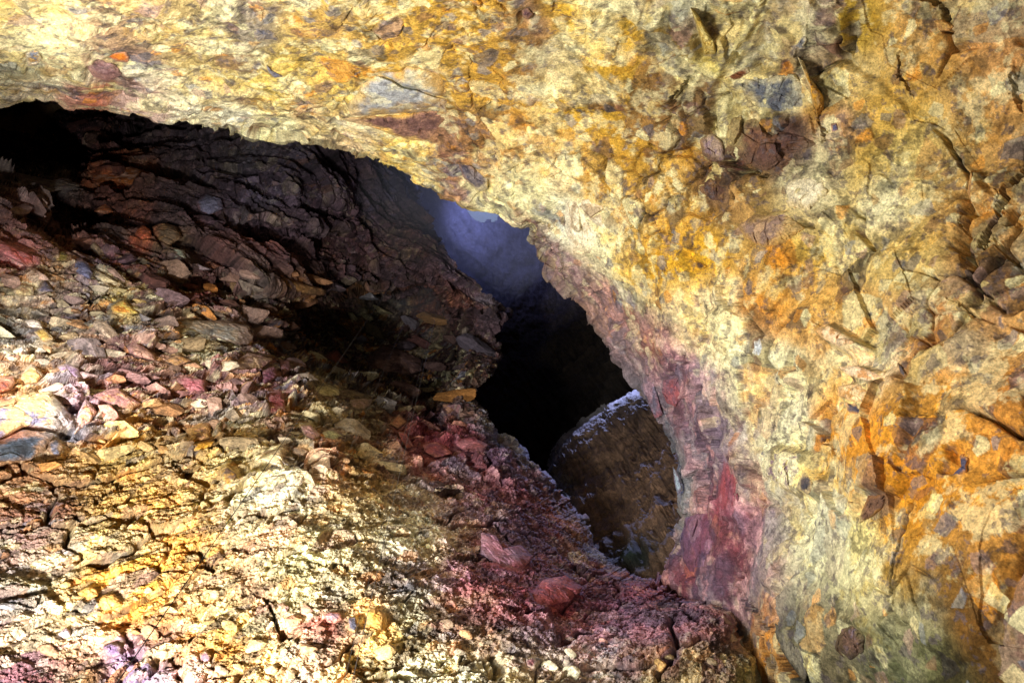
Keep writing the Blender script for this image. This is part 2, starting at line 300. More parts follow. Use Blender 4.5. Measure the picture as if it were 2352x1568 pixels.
COL_B = [
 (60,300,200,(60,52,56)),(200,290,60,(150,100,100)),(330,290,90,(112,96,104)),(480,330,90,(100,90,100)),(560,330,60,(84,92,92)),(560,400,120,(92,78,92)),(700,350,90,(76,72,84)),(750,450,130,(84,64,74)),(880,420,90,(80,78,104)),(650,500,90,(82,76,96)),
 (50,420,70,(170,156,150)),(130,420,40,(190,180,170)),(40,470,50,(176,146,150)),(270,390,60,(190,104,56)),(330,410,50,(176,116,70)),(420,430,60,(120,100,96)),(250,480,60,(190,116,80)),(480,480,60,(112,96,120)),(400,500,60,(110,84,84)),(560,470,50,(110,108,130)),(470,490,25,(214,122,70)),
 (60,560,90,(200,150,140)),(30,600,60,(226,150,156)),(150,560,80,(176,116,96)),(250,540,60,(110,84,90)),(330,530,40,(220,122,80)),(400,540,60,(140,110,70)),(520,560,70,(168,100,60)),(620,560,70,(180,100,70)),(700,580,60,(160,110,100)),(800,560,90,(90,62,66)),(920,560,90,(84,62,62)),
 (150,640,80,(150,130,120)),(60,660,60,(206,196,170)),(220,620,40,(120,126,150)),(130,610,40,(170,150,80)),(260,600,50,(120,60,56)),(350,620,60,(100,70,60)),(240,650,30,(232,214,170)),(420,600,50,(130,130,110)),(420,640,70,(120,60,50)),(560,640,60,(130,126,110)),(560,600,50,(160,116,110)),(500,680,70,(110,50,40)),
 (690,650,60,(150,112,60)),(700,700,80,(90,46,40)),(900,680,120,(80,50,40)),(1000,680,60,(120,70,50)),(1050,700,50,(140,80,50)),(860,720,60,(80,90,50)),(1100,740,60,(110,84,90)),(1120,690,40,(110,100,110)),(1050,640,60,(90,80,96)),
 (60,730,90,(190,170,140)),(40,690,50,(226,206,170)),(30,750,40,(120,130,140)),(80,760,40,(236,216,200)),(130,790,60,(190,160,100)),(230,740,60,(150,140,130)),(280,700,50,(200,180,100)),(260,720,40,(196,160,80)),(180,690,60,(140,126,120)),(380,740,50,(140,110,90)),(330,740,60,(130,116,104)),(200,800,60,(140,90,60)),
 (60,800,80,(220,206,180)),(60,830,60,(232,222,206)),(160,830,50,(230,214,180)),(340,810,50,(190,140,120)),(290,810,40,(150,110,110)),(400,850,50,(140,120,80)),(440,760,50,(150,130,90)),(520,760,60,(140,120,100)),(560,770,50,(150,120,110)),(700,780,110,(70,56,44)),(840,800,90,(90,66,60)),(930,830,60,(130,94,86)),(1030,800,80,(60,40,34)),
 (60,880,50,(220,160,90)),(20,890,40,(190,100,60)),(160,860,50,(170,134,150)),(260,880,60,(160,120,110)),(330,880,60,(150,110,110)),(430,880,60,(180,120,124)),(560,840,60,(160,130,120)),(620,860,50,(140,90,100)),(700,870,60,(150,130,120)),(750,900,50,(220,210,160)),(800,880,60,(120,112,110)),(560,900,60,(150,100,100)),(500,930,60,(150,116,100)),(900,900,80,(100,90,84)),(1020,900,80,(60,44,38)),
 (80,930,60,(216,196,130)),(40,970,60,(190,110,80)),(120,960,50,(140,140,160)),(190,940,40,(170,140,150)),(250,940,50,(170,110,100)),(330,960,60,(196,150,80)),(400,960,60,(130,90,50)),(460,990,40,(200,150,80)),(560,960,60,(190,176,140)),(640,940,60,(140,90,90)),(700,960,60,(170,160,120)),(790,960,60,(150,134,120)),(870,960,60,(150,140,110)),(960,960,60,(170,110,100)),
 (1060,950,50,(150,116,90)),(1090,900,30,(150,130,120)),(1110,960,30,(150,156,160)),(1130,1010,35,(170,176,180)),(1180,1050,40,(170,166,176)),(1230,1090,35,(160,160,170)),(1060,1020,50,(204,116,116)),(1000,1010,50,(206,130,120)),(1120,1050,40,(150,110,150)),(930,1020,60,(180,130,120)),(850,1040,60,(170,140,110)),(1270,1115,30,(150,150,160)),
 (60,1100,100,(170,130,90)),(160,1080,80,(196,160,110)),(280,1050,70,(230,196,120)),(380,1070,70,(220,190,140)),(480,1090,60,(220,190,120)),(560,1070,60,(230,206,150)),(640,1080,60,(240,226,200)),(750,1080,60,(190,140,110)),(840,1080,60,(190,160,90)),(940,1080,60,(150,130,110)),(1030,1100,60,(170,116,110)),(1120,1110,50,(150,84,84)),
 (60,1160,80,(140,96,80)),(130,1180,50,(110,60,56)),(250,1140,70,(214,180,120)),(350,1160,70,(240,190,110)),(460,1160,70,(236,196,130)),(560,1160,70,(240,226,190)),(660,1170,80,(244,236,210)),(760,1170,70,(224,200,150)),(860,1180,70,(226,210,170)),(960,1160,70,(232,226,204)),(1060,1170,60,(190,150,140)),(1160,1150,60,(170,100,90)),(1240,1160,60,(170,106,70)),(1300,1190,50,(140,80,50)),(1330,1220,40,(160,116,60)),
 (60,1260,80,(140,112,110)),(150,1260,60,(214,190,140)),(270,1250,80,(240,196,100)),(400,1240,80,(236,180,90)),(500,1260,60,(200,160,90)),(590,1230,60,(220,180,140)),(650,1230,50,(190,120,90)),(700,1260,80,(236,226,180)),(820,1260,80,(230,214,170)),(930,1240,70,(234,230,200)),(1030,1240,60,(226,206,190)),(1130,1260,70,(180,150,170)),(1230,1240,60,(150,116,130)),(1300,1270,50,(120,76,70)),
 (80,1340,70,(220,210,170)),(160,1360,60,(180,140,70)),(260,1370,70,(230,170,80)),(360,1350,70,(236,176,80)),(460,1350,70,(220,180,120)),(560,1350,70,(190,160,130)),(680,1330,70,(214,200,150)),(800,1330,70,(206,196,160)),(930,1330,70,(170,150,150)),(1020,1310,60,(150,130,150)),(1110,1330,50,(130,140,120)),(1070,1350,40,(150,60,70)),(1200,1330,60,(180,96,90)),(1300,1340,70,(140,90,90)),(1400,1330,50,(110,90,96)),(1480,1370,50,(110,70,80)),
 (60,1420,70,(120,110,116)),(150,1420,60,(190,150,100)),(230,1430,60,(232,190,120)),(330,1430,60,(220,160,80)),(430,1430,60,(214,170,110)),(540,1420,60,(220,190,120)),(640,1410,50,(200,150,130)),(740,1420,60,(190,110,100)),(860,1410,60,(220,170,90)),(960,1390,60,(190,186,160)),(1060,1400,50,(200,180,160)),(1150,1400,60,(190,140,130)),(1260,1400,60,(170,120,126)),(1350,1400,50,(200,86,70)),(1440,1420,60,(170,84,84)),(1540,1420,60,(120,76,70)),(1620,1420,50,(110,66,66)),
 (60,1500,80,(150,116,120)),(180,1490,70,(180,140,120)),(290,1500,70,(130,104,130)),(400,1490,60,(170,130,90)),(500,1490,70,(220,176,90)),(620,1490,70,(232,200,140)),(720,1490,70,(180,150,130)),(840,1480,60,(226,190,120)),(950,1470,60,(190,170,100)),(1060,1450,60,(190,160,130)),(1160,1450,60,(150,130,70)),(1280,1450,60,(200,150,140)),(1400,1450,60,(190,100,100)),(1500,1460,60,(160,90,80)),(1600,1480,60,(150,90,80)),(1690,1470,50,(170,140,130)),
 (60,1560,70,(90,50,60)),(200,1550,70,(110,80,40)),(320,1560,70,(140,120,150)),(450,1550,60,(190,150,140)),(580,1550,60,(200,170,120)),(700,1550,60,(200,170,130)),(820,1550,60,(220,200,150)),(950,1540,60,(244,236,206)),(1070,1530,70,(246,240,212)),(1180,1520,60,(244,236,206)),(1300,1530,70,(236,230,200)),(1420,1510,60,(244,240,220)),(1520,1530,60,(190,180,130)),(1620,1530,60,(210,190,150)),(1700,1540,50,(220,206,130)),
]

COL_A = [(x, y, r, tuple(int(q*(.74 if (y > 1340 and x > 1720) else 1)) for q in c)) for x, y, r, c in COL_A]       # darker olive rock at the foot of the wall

CLASTS = np.array([lin(c) for c in [GREYB, SLATE, MAUVE, BROWN, MAROON, CREAM, PALE, ORANGE, TAN, DARK, (150,140,120), (214,196,150)]])
def add_clasts(col, cid, mask, prob, seed, mixf=.75, names=None):
    r = cellrand(cid, seed); k = (cellrand(cid, seed+1)*len(CLASTS)).astype(int) % len(CLASTS)
    on = ((r < prob)*mask*mixf)[:, None]
    return col*(1-on) + CLASTS[k]*on

def finish(col):
    return np.clip(col, .006, .86)
# ================================================================ single stones seen in the photograph
# (name, outline, colour, second colour, bulge, label, short name used to place its neighbours)
S_A = [
 ('boulder', [(800,240),(812,212),(840,186),(875,166),(922,160),(934,150),(1014,164),(1034,190),(1044,232),(1044,262),(1018,246),(970,254),(920,262),(850,266),(800,266)], (156,158,160), (196,192,166), .36, 'large rounded grey boulder with a thin black crack across it, set in the roof', 'the cracked grey boulder'),
 ('rock_slab', [(782,272),(850,266),(925,263),(1018,247),(1046,266),(1050,300),(1004,330),(930,320),(852,292)], (108,78,72), (140,104,88), .3, 'wide maroon brown slab under the cracked grey boulder', 'the maroon slab'),
 ('stone', [(1050,371),(1085,373),(1122,412),(1120,434),(1100,440),(1064,408)], (88,82,92), (120,110,110), .35, 'dark charcoal oblong stone near the roof lip', 'the charcoal oblong stone'),
 ('boulder', [(1657,306),(1660,285),(1678,265),(1736,262),(1742,290),(1783,314),(1797,299),(1838,304),(1892,333),(1840,352),(1800,374),(1763,400),(1729,391),(1681,362)], (82,58,54), (110,78,60), .35, 'big dark brown boulder with a jutting right tip, high on the right', 'the dark brown boulder'),
 ('stone', [(1793,424),(1830,404),(1878,392),(1900,412),(1912,442),(1880,470),(1858,490),(1812,478)], (222,212,182), (190,176,130), .35, 'pale cream block below the dark brown boulder', 'the pale cream block'),
 ('stone', [(1664,186),(1740,172),(1834,168),(1858,204),(1862,256),(1790,262),(1698,252)], (150,150,136), (90,94,104), .25, 'squarish stone speckled blue grey and cream, above the dark brown boulder', 'the speckled square stone'),
 ('rock_fin', [(1831,128),(1846,142),(1860,177),(1896,224),(1892,250),(1878,272),(1868,245),(1852,184)], (196,146,52), (150,104,34), .9, 'narrow golden fin of rock standing out beside the speckled square stone', 'the golden fin'),
 ('rock_fin', [(1586,18),(1602,30),(1622,68),(1644,100),(1646,126),(1618,126),(1604,76)], (222,204,130), (180,150,70), .8, 'thin cream yellow fin of rock hanging at the top right', 'the cream fin'),
 ('stone', [(1603,320),(1624,306),(1642,306),(1662,326),(1668,371),(1636,374),(1612,352)], (158,136,120), (130,110,120), .4, 'rounded mauve grey stone left of the dark brown boulder', 'the mauve grey stone'),
 ('stone', [(1598,432),(1622,402),(1671,430),(1668,473),(1628,470)], (84,60,50), (120,90,60), .25, 'dark brown flat stone below the rounded mauve grey one', 'the dark flat stone'),
 ('boulder', [(1690,520),(1706,500),(1732,490),(1810,495),(1850,524),(1802,560),(1756,570),(1712,548)], (140,116,104), (170,140,110), .45, 'brown grey boulder with an undercut lower edge on the right wall', 'the undercut boulder'),
 ('stone', [(1754,508),(1776,494),(1806,488),(1812,500),(1780,508)], (98,76,108), (130,110,120), .3, 'small purple sliver of stone above the undercut boulder', 'the purple sliver'),
 ('stone', [(1940,922),(1956,928),(1964,923),(1975,940),(1990,944),(1990,952),(1962,951),(1948,946)], (66,66,84), (80,76,90), .35, 'dark slate chip shaped like a flying bird in the orange rock', 'the bird shaped chip'),
 ('stone', [(2204,1044),(2216,1040),(2227,1050),(2220,1068),(2223,1086),(2208,1094),(2188,1092),(2194,1082),(2208,1074)], (74,72,96), (96,86,100), .4, 'dark blue waisted stone at the far right in the orange rock', 'the dark blue stone'),
 ('stone', [(1844,1082),(1858,1092),(1868,1108),(1866,1128),(1856,1136),(1842,1128),(1828,1118)], (66,64,72), (90,80,80), .4, 'black angular stone at the tip of the white veined block', 'the black angular stone'),
 ('boulder', [(1736,1040),(1780,1032),(1834,1042),(1842,1078),(1828,1106),(1814,1127),(1780,1112),(1753,1092)], (234,224,182), (120,96,110), .35, 'white block veined with purple, right of the red rim rock', 'the white veined block'),
 ('stone', [(1994,1136),(2042,1134),(2030,1166),(2000,1190),(1970,1202),(1980,1170)], (102,74,58), (124,90,70), .3, 'dark brown tapering stone in the orange wall', 'the brown tapering stone'),
 ('rock_strip', [(1662,1056),(1684,1064),(1698,1103),(1696,1150),(1686,1184),(1654,1186),(1650,1140),(1656,1100)], (150,78,76), (120,66,76), .3, 'brick red upright block on the right rim of the pit', 'the red upright block'),
 ('boulder', [(1574,1190),(1606,1178),(1644,1186),(1654,1230),(1648,1280),(1632,1316),(1596,1326),(1570,1290),(1562,1240)], (86,78,106), (110,84,100), .3, 'large purple grey lump below the red upright block', 'the purple grey lump'),
 ('rock_plate', [(1299,446),(1314,432),(1342,430),(1384,462),(1402,492),(1396,566),(1350,584),(1312,584),(1297,520)], (216,208,180), (170,150,120), .18, 'tall pale plate of rock on the roof lip, split on its left edge', 'the tall pale plate'),
 ('stone', [(1198,18),(1212,14),(1226,34),(1214,46),(1200,40)], (100,72,76), (120,90,80), .4, 'small maroon stone at the top edge of the golden roof', 'the small maroon stone'),
 ('rock_spur', [(1866,756),(1900,742),(1930,762),(1968,788),(1930,800),(1892,778)], (232,206,172), (206,160,110), .5, 'pale blade of rock pointing right, uppermost of the fanned blades', 'the pale blade'),
 ('rock_spur', [(1926,842),(1966,838),(2004,852),(2036,868),(1996,878),(1950,862)], (234,210,180), (200,150,100), .5, 'cream pink blade in the middle of the fan', 'the cream pink blade'),
 ('rock_spur', [(1926,886),(1970,880),(2000,900),(1992,930),(1950,920),(1924,908)], (230,204,160), (190,140,80), .4, 'short cream blade just above the bird shaped chip', 'the short cream blade'),
 ('stone', [(2061,832),(2070,838),(2082,862),(2078,868),(2068,856)], (70,66,72), (90,80,80), .4, 'thin black chip right of the fanned blades', 'the thin black chip'),
 ('stone', [(1786,852),(1796,858),(1798,874),(1786,884),(1778,872)], (66,64,70), (90,80,80), .4, 'small black chip between the pale blocks left of the fan', 'the small black chip'),
 ('stone', [(244,130),(268,120),(290,119),(298,132),(294,144),(270,142)], (206,120,40), (180,96,30), .3, 'bright orange lens of rock above the roof lip', 'the orange lens'),
 ('stone', [(205,136),(226,134),(268,150),(280,172),(250,188),(214,176),(200,156)], (112,78,80), (140,110,110), .3, 'maroon speckled stone left of the orange lens', 'the maroon speckled stone'),
 ('stone', [(58,122),(74,114),(90,118),(98,136),(84,150),(64,152)], (128,134,150), (196,160,100), .45, 'small round blue grey stone at the bright left end of the roof', 'the round blue grey stone'),
 ('stone', [(608,146),(622,160),(640,170),(654,176),(632,182),(614,168)], (96,96,112), (120,116,120), .4, 'dark crescent shaped stone left of the cracked grey boulder', 'the dark crescent stone'),
 ('stone', [(575,76),(582,60),(600,57),(638,76),(646,98),(616,94),(590,98)], (92,90,100), (120,110,100), .35, 'dark grey arched stone in the upper roof', 'the dark arched stone'),
 ('stone', [(1660,180),(1684,168),(1720,152),(1724,166),(1700,182),(1670,188)], (116,70,44), (150,110,80), .3, 'rusty brown sliver on top of the speckled square stone', 'the rusty sliver'),
 ('stone', [(1908,284),(1922,282),(1926,300),(1910,304)], (84,84,116), (110,100,110), .4, 'little blue chip right of the dark brown boulder', 'the little blue chip'),
 ('stone', [(1728,780),(1746,776),(1752,800),(1742,822),(1728,812)], (196,200,204), (150,160,170), .3, 'small pale blue stone in the cream rock beside the pit rim', 'the pale blue stone'),
 ('stone', [(1598,600),(1612,604),(1624,612),(1612,620),(1598,614)], (78,58,46), (110,80,50), .4, 'small dark brown chip in the yellow rock', 'the dark chip in yellow'),
 ('stone', [(1830,100),(1850,74),(1856,92),(1842,116),(1820,112)], (130,130,130), (100,100,110), .3, 'grey smear shaped stone above the golden fin', 'the grey wedge'),
 ('stone', [(2230,390),(2236,410),(2260,440),(2232,470),(2222,440)], (190,146,90), (160,120,80), .35, 'tan block wedged in the deep crack at the far right', 'the tan wedged block'),
 ('stone', [(2144,48),(2164,44),(2192,60),(2180,72),(2158,72)], (196,152,84), (170,130,80), .5, 'short tan stub of rock under a black notch at the top right', 'the tan stub'),
 ('boulder', [(1930,1440),(1960,1432),(1990,1460),(1988,1500),(1950,1520),(1916,1490)], (104,80,68), (110,96,110), .35, 'brown and grey boulder near the bottom right', 'the low brown boulder'),
 ('rock_slab', [(1780,1430),(1830,1470),(1860,1520),(1850,1570),(1812,1520),(1782,1470)], (128,122,106), (100,96,86), .3, 'olive grey leaning slab beside the black crevice at the bottom', 'the leaning olive slab'),
 ('stone', [(1484,860),(1500,872),(1514,920),(1522,950),(1504,960),(1486,920),(1470,890)], (112,116,120), (96,100,110), .3, 'smooth blue grey rim stone at the right edge of the pit', 'the smooth rim stone'),
 ('stone', [(1545,1070),(1558,1090),(1566,1126),(1556,1136),(1548,1104)], (150,176,186), (110,120,140), .3, 'small pale turquoise flake on the right rim of the pit', 'the turquoise flake'),
 ('stone', [(1524,872),(1560,866),(1570,900),(1552,934),(1532,926),(1520,900)], (186,92,64), (150,80,70), .3, 'orange red stone beside the smooth rim stone', 'the orange red stone'),
]
S_B = [
 ('boulder', [(-50,930),(0,922),(60,906),(116,898),(138,924),(160,950),(168,974),(130,992),(90,986),(50,984),(0,1008),(-50,1010)], (178,150,104), (128,118,136), .42, 'large banded cream and orange boulder at the left edge', 'the banded boulder'),
 ('rock_slab', [(-50,1018),(0,1012),(54,986),(92,992),(126,996),(112,1020),(102,1036),(70,1056),(0,1060),(-50,1056)], (92,102,118), (74,80,92), .4, 'dark blue slate block under the banded boulder', 'the slate block'),
 ('stone', [(104,1028),(114,1012),(128,1006),(146,1024),(138,1046),(116,1044)], (120,126,150), (150,140,150), .5, 'small blue grey stone right of the slate block', 'the small blue grey stone'),
 ('stone', [(180,946),(196,915),(210,926),(224,946),(206,974),(170,998)], (168,140,136), (196,150,100), .5, 'upright shell shaped stone right of the banded boulder', 'the shell shaped stone'),
 ('stone', [(45,866),(58,848),(73,834),(88,846),(102,862),(86,880),(56,882)], (226,182,116), (206,150,90), .6, 'pale orange pyramid stone above the banded boulder', 'the orange pyramid'),
 ('stone', [(-40,890),(0,868),(32,862),(36,880),(24,896),(0,902),(-40,915)], (178,96,66), (150,80,60), .5, 'red brown stone at the left edge above the banded boulder', 'the red brown stone'),
 ('stone', [(130,841),(156,834),(181,845),(190,872),(182,880),(160,874),(142,858)], (160,124,152), (180,150,170), .5, 'lilac stone right of the orange pyramid', 'the lilac stone'),
 ('boulder', [(211,908),(240,896),(272,890),(298,911),(324,926),(304,944),(268,936),(238,924)], (178,126,118), (196,150,110), .5, 'long dusty pink boulder in the middle of the rubble slope', 'the dusty pink boulder'),
 ('boulder', [(428,984),(455,976),(483,968),(484,1006),(456,1014),(433,1021)], (196,156,96), (160,120,90), .6, 'square tan block with a flat face', 'the square tan block'),
 ('stone', [(436,1024),(460,1016),(494,1012),(484,1026),(468,1034),(446,1036)], (214,160,60), (180,130,50), .5, 'ochre wedge under the square tan block', 'the ochre wedge'),
 ('stone', [(404,868),(430,864),(470,872),(470,898),(440,900),(414,886)], (180,112,116), (160,90,96), .5, 'pink block in the rubble above the square tan block', 'the pink block'),
 ('stone', [(602,850),(631,841),(638,866),(622,876),(604,886)], (124,76,94), (100,60,76), .7, 'maroon cube with one sharp corner', 'the maroon cube'),
 ('stone', [(640,826),(664,828),(674,848),(648,864)], (122,84,88), (140,100,100), .7, 'dull maroon block behind the maroon cube', 'the dull maroon block'),
 ('rock_slab', [(528,853),(545,828),(571,809),(600,816),(626,826),(604,846),(556,855)], (170,142,112), (130,104,92), .5, 'layered tan slab above the maroon cube', 'the layered tan slab'),
 ('stone', [(720,894),(732,886),(760,886),(780,894),(780,908),(760,910),(726,908)], (226,218,168), (190,180,130), .6, 'smooth rounded cream stone, brightest in the dark rubble', 'the rounded cream stone'),
 ('rock_slab', [(790,894),(818,898),(848,908),(846,917),(816,914),(790,906)], (150,134,108), (110,96,84), .5, 'flat tan slab right of the rounded cream stone', 'the flat tan slab'),
 ('stone', [(803,918),(830,914),(857,916),(850,934),(826,942),(808,936)], (160,134,116), (190,160,150), .6, 'lumpy brown stone under the flat tan slab', 'the lumpy brown stone'),
 ('stone', [(744,816),(772,801),(788,816),(800,834),(766,834)], (190,120,98), (150,90,80), .6, 'salmon pyramid stone on the edge of the dark hollow', 'the salmon pyramid'),
 ('stone', [(616,900),(646,896),(654,920),(656,944),(620,948)], (130,66,68), (150,90,90), .6, 'dark red blocky stone below the maroon cube', 'the dark red block'),
 ('stone', [(893,974),(904,962),(918,950),(936,970),(914,984)], (210,156,116), (190,130,100), .6, 'peach gem shaped stone near the pit edge', 'the peach stone'),
 ('stone', [(914,990),(932,994),(950,1024),(934,1030),(920,1010)], (196,106,100), (150,90,90), .5, 'coral red block under the peach stone', 'the coral red block'),
 ('boulder', [(971,1022),(1000,1014),(1020,1022),(1040,1042),(1000,1051),(976,1037)], (180,104,110), (150,90,104), .5, 'crimson pink crumbly boulder left of the pit', 'the crimson boulder'),
 ('stone', [(1045,1020),(1064,1006),(1084,1003),(1122,1020),(1110,1042),(1070,1038)], (206,124,116), (190,104,104), .5, 'rounded salmon pink stone at the pit edge', 'the rounded pink stone'),
 ('stone', [(689,976),(712,974),(738,1000),(720,1010),(698,1000)], (196,156,156), (160,120,120), .5, 'pale pink arched stone above the pale wedge', 'the pale pink arch'),
 ('stone', [(740,992),(765,986),(786,1000),(770,1012),(746,1008)], (190,194,150), (150,150,120), .6, 'rounded pale green stone right of the pale pink arch', 'the pale green stone'),
 ('rock_wedge', [(590,1054),(618,1040),(645,1030),(650,1052),(653,1080),(622,1064)], (238,220,176), (216,190,150), .6, 'pale curved wedge on top of the bright slope', 'the pale wedge'),
 ('stone', [(504,1080),(520,1066),(546,1088),(538,1104),(522,1112),(508,1098)], (134,108,92), (210,160,70), .6, 'brown pyramid stone on the bright slope, left of the pale wedge', 'the brown pyramid'),
 ('boulder', [(398,740),(430,734),(459,735),(520,736),(568,748),(583,772),(572,790),(545,792),(500,776),(440,768),(404,764)], (156,136,112), (136,130,120), .45, 'long layered grey tan slab above the dark hollow', 'the long layered slab'),
 ('stone', [(350,520),(376,510),(404,520),(420,545),(386,566),(356,552)], (136,106,72), (116,96,76), .5, 'rounded brown boulder right of the coral stone', 'the rounded brown boulder'),
 ('stone', [(306,545),(314,528),(328,516),(346,528),(350,548),(326,552)], (220,124,84), (196,104,76), .6, 'coral orange smooth stone high on the left', 'the coral stone'),
 ('stone', [(398,568),(424,574),(428,594),(400,592)], (150,154,136), (120,120,110), .6, 'grey green square stone below the rounded brown boulder', 'the grey green square stone'),
 ('stone', [(212,632),(227,623),(252,635),(274,650),(240,650)], (234,214,170), (206,184,140), .5, 'notched cream stone left of the dark middle', 'the notched cream stone'),
 ('stone', [(163,598),(186,590),(204,606),(214,628),(208,642),(178,632)], (128,128,158), (100,100,130), .5, 'lavender grey split stone left of the notched cream stone', 'the lavender stone'),
 ('stone', [(28,668),(46,650),(78,658),(78,678),(40,682)], (220,200,150), (196,160,120), .5, 'cream leaf shaped stone near the left edge', 'the cream leaf stone'),
 ('stone', [(83,664),(104,643),(124,668),(90,677)], (120,112,130), (100,96,110), .6, 'grey violet pointed stone right of the cream leaf stone', 'the violet pointed stone'),
 ('stone', [(125,582),(144,576),(162,586),(156,601),(128,599)], (176,158,86), (140,124,70), .5, 'mustard yellow stone below the pink strip', 'the mustard stone'),
 ('rock_strip', [(-40,548),(0,552),(50,574),(95,592),(92,608),(66,616),(30,596),(0,582),(-40,570)], (226,150,156), (200,110,100), .4, 'long salmon pink strip of rock at the left edge', 'the pink strip'),
 ('stone', [(254,704),(270,694),(286,686),(304,706),(322,720),(290,724),(258,716)], (210,184,90), (206,140,60), .5, 'yellow stone with an orange spot in the dark rubble', 'the yellow stone'),
 ('stone', [(54,736),(76,732),(94,740),(99,755),(62,750)], (240,222,206), (210,190,180), .5, 'white chip under the grey rubble at the left', 'the white chip'),
 ('stone', [(76,762),(96,752),(112,764),(127,780),(100,785)], (196,160,86), (160,124,66), .5, 'ochre stone below the white chip', 'the ochre stone'),
 ('boulder', [(290,796),(313,786),(336,800),(356,815),(359,829),(322,822),(297,812)], (190,146,124), (160,116,110), .55, 'pinkish brown boulder jutting over the dark hollow', 'the jutting pinkish boulder'),
 ('stone', [(378,828),(408,813),(440,828),(408,843)], (206,156,96), (180,130,80), .5, 'pale orange lump in the dark hollow', 'the orange lump in the hollow'),
 ('rock_bar', [(628,640),(640,628),(664,640),(700,652),(748,664),(746,679),(700,676),(660,664),(640,657)], (150,110,66), (120,90,60), .6, 'long ochre brown bar of rock lying in the dark', 'the ochre bar'),
 ('rock_slab', [(841,820),(860,806),(880,794),(920,804),(966,824),(972,852),(940,862),(900,858),(846,852)], (160,122,108), (120,92,90), .45, 'flaky pinkish slab in the deep shade near the cables', 'the flaky pinkish slab'),
 ('rock_ledge', [(-50,404),(0,402),(40,396),(72,404),(120,414),(150,408),(182,428),(150,434),(119,441),(84,446),(50,452),(0,442),(-50,446)], (176,166,160), (150,130,136), .5, 'pale grey ledge under the black void at the left', 'the pale ledge'),
 ('stone', [(-40,466),(10,462),(36,480),(56,466),(80,476),(64,492),(44,494),(10,488),(-40,492)], (180,150,152), (200,170,150), .5, 'pinkish ledge stone below the pale ledge', 'the pinkish ledge stone'),
 ('boulder', [(209,402),(240,390),(297,382),(346,396),(340,420),(295,425),(262,416),(226,420)], (190,116,62), (200,160,140), .4, 'rusty orange outcrop with a pale tip, under the roof', 'the rusty outcrop'),
 ('stone', [(214,485),(228,474),(242,466),(262,487),(240,493)], (196,124,84), (220,170,140), .6, 'small coral stone under the rusty outcrop', 'the small coral stone'),
 ('boulder', [(449,462),(474,444),(508,456),(514,480),(480,495),(456,482)], (124,122,146), (100,100,116), .45, 'domed blue grey boulder in the dim upper slope', 'the domed boulder'),
 ('stone', [(151,284),(192,274),(212,282),(234,295),(219,310),(186,300),(161,306)], (156,110,106), (120,90,90), .5, 'dull pink flake lit inside the black void', 'the dull pink flake'),
 ('stone', [(218,1380),(238,1366),(260,1361),(284,1388),(262,1398),(238,1405)], (240,190,110), (220,150,90), .55, 'large pale orange cobble in the lower slope', 'the large orange cobble'),
 ('stone', [(176,1360),(204,1344),(222,1352),(226,1368),(204,1378),(180,1374)], (232,184,110), (200,150,80), .5, 'yellow orange cobble left of the large orange cobble', 'the yellow cobble'),
 ('stone', [(744,1412),(760,1404),(780,1406),(788,1422),(772,1432),(750,1432)], (216,136,128), (150,120,130), .7, 'smooth pink cobble low on the slope', 'the smooth pink cobble'),
 ('stone', [(654,1418),(676,1410),(698,1420),(688,1436),(668,1440)], (220,170,120), (200,140,110), .7, 'peach cobble left of the smooth pink cobble', 'the peach cobble'),
 ('stone', [(636,1388),(650,1382),(664,1392),(660,1406),(644,1404)], (130,130,160), (190,140,110), .7, 'blue grey pebble above the peach cobble', 'the blue grey pebble'),
 ('stone', [(132,1454),(152,1440),(162,1448),(164,1460),(146,1466)], (240,226,230), (210,190,200), .6, 'glinting white chip in the lower left slope', 'the glinting white chip'),
 ('stone', [(236,1482),(260,1474),(278,1480),(280,1502),(262,1512),(240,1504)], (112,88,120), (150,130,150), .5, 'dark purple block near the bottom left', 'the dark purple block'),
 ('stone', [(458,1500),(474,1492),(486,1506),(480,1522),(462,1522)], (112,86,110), (140,110,120), .5, 'round purple stone near the bottom', 'the round purple stone'),
 ('stone', [(800,1418),(816,1414),(822,1434),(816,1452),(800,1446)], (84,82,96), (110,100,110), .6, 'tall charcoal pebble right of the smooth pink cobble', 'the tall charcoal pebble'),
 ('stone', [(840,1404),(862,1396),(886,1412),(876,1434),(850,1428)], (224,172,80), (190,140,70), .55, 'golden lump right of the tall charcoal pebble', 'the golden lump'),
 ('stone', [(1208,1512),(1224,1508),(1236,1522),(1226,1534),(1210,1528)], (110,70,72), (140,90,90), .6, 'small maroon pebble in the pale bottom strip', 'the maroon pebble'),
 ('boulder', [(1106,1222),(1140,1230),(1150,1260),(1196,1250),(1226,1280),(1200,1310),(1140,1300),(1104,1270)], (160,136,152), (130,110,130), .3, 'pale lilac boulder in the purple shade below the pit', 'the pale lilac boulder'),
 ('boulder', [(1218,1362),(1250,1330),(1300,1320),(1340,1350),(1310,1380),(1260,1392),(1226,1384)], (150,86,88), (170,90,80), .35, 'brick red boulder below the pit', 'the brick red boulder'),
]
FLATS_A = [s[1] for s in S_A]
FLATS_B = [s[1] for s in S_B]
def blend_cols(x, y, ctrl, pw=1.5):
    x = x.astype(F32); y = y.astype(F32)
    num = np.zeros(x.shape+(3,), F32); den = np.full(x.shape, 1e-9, F32)
    for cx, cy, r, col in ctrl:
        q = ((x-cx)**2+(y-cy)**2)*F32(1/(r*r))
        w = np.exp(-q*pw)+1e-4/(1+q*q)
        num += w[:, None]*lin(col).astype(F32); den += w
    return num/den[:, None]

Q = 1.0            # mesh density
def n_(k): return int(k*Q)

